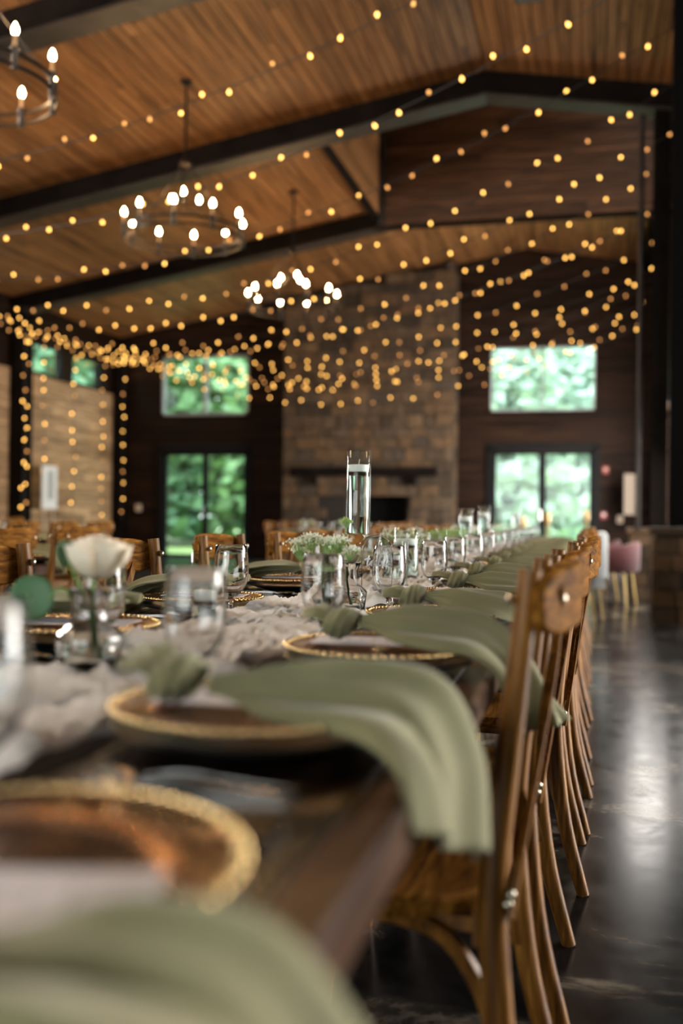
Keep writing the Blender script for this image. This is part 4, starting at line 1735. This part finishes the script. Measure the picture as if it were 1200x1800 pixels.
for i in range(21):
    y = lerp(-.24, .24, i / 20)
    top = .70 + .20 * (1 - (y / .24) ** 2) ** .5
    xo = .20 + .05 * (1 - (y / .24) ** 2)
    rows.append([(xo - .05, y, .44), (xo - .055, y, top - .03), (xo - .03, y, top), (xo + .02, y, top), (xo + .045, y, top - .03), (xo + .05, y, .44)])
b.grid(rows)
b.build('backrest', 'white_cloth', t, True, 0)
for k, (x, y, z) in enumerate([(-.05, 15.4, 1.16), (-.62, 15.4, 1.12), (-.98, 15.3, 1.06)]):
    t = thing('gold_candlestick', f'slim gold stand with flared cup at the glazed door, {("tallest, by the door casing", "second tallest", "shortest")[k]}', 'candlestick', (x, y, 0), 0, 'gold stands by the glazed door')
    b = MB()
    b.lathe([(.0005, 0), (.10, 0), (.10, .015), (.02, .03), (.012, .1), (.012, z - .25), (.02, z - .22), (.045, z - .12), (.035, z - .02), (.012, z), (.0005, z)], 14)
    b.build('stand', 'gold_leg', t, True, 50)


# ------------------------------------------------------------------ wagon wheel chandeliers
def make_chandelier():
    t = thing('ring_chandelier', '', 'chandelier')
    R_ = .74
    for z in (0, .095):
        b = MB()
        n = 64
        rows = []
        for k in range(n + 1):
            a = 2 * PI * k / n
            c, s_ = math.cos(a), math.sin(a)
            rows.append([((R_ + dr) * c, (R_ + dr) * s_, z + dz) for dr, dz in ((-.008, -.014), (.008, -.014), (.008, .014), (-.008, .014), (-.008, -.014))])
        b.grid(rows)
        b.build('ring', 'iron', t, True, 30)
    for k in range(10):
        a = 2 * PI * k / 10 + .2
        c, s_ = math.cos(a), math.sin(a)
        b = MB()
        b.lathe([(.022, -.03), (.026, -.02), (.026, .11), (.036, .125), (.036, .135), (.02, .14)], 10, (R_ * c, R_ * s_, 0))
        arm = b.build('candle_holder', 'iron', t)
        b = MB()
        b.lathe([(.016, .14), (.016, .235)], 10, (R_ * c, R_ * s_, 0))
        b.build('candle_sleeve', 'sleeve', arm)
        b = MB()
        b.lathe([(.012, .235), (.021, .252), (.024, .270), (.020, .290), (.010, .312), (.002, .325)], 12, (R_ * c, R_ * s_, 0))
        b.build('bulb', 'lamp', arm)
    for k in range(3):
        a = 2 * PI * k / 3 + .5
        c, s_ = math.cos(a), math.sin(a)
        b = MB()
        b.tube([(R_ * c, R_ * s_, .1), (.03 * c, .03 * s_, .98)], .008, 6)
        b.build('hanging_rod', 'iron', t)
        b = MB()
        b.tube([(.2 * c, .2 * s_, .42), (.2 * c, .2 * s_, .50)], .016, 8)
        arm = b.build('candle_holder', 'iron', t)
        b = MB()
        b.lathe([(.012, .50), (.021, .517), (.024, .535), (.020, .555), (.010, .577), (.002, .59)], 12, (.2 * c, .2 * s_, 0))
        b.build('bulb', 'lamp', arm)
    b = MB()
    b.tube([(.2 * math.cos(2 * PI * k / 24), .2 * math.sin(2 * PI * k / 24), .41) for k in range(24)], .008, 6, True)
    b.tube([(0, .2, .41), (0, 0, .9)], .006, 5).tube([(.17, -.1, .41), (0, 0, .9)], .006, 5).tube([(-.17, -.1, .41), (0, 0, .9)], .006, 5)
    b.build('inner_ring', 'iron', t)
    b = MB()
    b.lathe([(.0005, .9), (.05, .92), (.085, .95), (.03, 1.02), (.016, 1.06), (.016, 1.93), (.07, 1.945), (.075, 1.985), (.0005, 1.985)], 14)
    b.build('stem', 'iron', t, True, 50)
    return t


ch = make_chandelier()
for i, (x, y, tx) in enumerate([(-4.97, 7.06, 'nearest, cut by the photo corner'), (-4.94, 11.55, 'middle one over the hall'), (-4.85, 15.9, 'farthest, small, before the stone chimney')]):
    o = ch if i == 0 else copy_tree(ch)
    put(o, (x, y, zc(x) - 1.99), .35 * i, f'dark iron ring chandelier with candle bulbs, {tx}', 'ring chandeliers')

# ------------------------------------------------------------------ string lights
bm_ = MB()
bm_.lathe([(.0005, -.022), (.012, -.019), (.018, -.010), (.019, 0), (.015, .012), (.007, .020), (.006, .028)], 9)
BULB = bm_.mesh('bulb', 'bulb')
BULB2 = bm_.mesh('bulb_dim', 'bulb_dim')
rl = random.Random(21)


def string(label, group, P, spacing=.33, hang=.045, jit=.03, scale=1.0):
    """a cable through the points of P with small bulbs hanging off alternate sides"""
    t = thing('string_light', label, 'string lights', P[0], 0, group)
    o0 = Vector(P[0])
    P = [Vector(p) - o0 for p in P]
    b = MB()
    b.tube(P, .006, 5)
    b.build('cable', 'cable', t)
    d, nxt, k = 0, rl.uniform(.05, spacing), 0
    for p, q in zip(P, P[1:]):
        L_ = (q - p).length
        while nxt < d + L_:
            c = p.lerp(q, (nxt - d) / L_)
            up_ = (-1, 1, -1, -1, 1)[k % 5]
            o = link('bulb', BULB2 if rl.random() < .33 else BULB, t)
            o.location = c + Vector((rl.uniform(-jit, jit), rl.uniform(-jit, jit), up_ * hang * rl.uniform(.5, 1.2)))
            o.rotation_euler = (rl.uniform(-.7, .7), rl.uniform(-.7, .7) + (0 if up_ < 0 else PI), 0)
            o.scale = (scale,) * 3
            k += 1
            nxt += spacing * rl.uniform(.75, 1.25)
        d += L_


def swag(yl, zl, yr, zr, s_, xl=-11.1, xr=1.0, n=26):
    return [(lerp(xl, xr, t), lerp(yl, yr, t), lerp(zl, zr, t) - 4 * s_ * t * (1 - t)) for t in [i / (n - 1) for i in range(n)]]


SW = [(9.16, 5.1, 7.2, 5.91, 1.18), (11.6, 5.1, 8.1, 5.60, 1.09), (12.2, 4.75, 10.9, 6.30, 1.28), (13.9, 4.72, 12.7, 6.38, 1.34), (15.4, 4.68, 13.2, 5.95, 1.22), (17.4, 4.6, 15.6, 6.30, 1.20), (21.0, 4.85, 16.1, 5.80, .82)]
for i in range(6):
    q = i / 5
    SW.append((22.2, 4.90 - .1 * (i % 2), lerp(16.5, 19.4, q) + .4 * (i % 3), lerp(5.85, 4.85, q), lerp(.70, 1.25, q) + .05 * (i % 2)))
SW += [(22.2, 4.9, 20.6, 5.6, 1.05), (22.2, 4.85, 21.4, 5.35, 1.15), (22.25, 4.8, 22.0, 5.2, 1.05)]
for i, p in enumerate(SW):
    q = ORD[i] if i < 7 else None
    if q:
        string(f'warm string light swagged across the hall under the beams, {q} strand from the camera', 'string lights across the hall', swag(*p), scale=.85 + .02 * i)
    else:
        string('warm string light in the dense low bundle sagging before the stone chimney', 'dense string lights before the chimney', swag(*p), .44, scale=1.0)
for k in range(3):
    P = []
    for i in range(40):
        y = lerp(15.2, 22.2, i / 39)
        P.append((-11.05 + .05 * k, y, 4.86 - .10 * k - .10 * abs(math.sin(i * .45 + k))))
    string(f'{("top", "middle", "lowest")[k]} of three string lights scalloped along the top of the tan wall', 'string lights along the tan wall', P, .36, scale=1.0)
for k, (y, z0, x) in enumerate([(17.70, 1.05, -10.95), (17.78, 1.05, -10.93), (18.7, 1.1, -11.1), (19.95, .9, -11.1), (21.3, .9, -11.1), (22.15, .9, -11.0)]):
    lab = ('warm string light hanging straight down the post at the wall of tan planks' if k < 2 else
           ('warm string light hanging down the corner where tan and dark walls meet' if k == 5 else f'warm string light hanging over the tan planks, {("by the sign board", "in the middle", "next to the corner")[k - 2]}'))
    string(lab, 'hanging string lights', [(x, y + .03 * math.sin(j), lerp(4.75, z0, j / 12)) for j in range(13)], .34 if k > 1 else .42, .01, .03, 1.1)
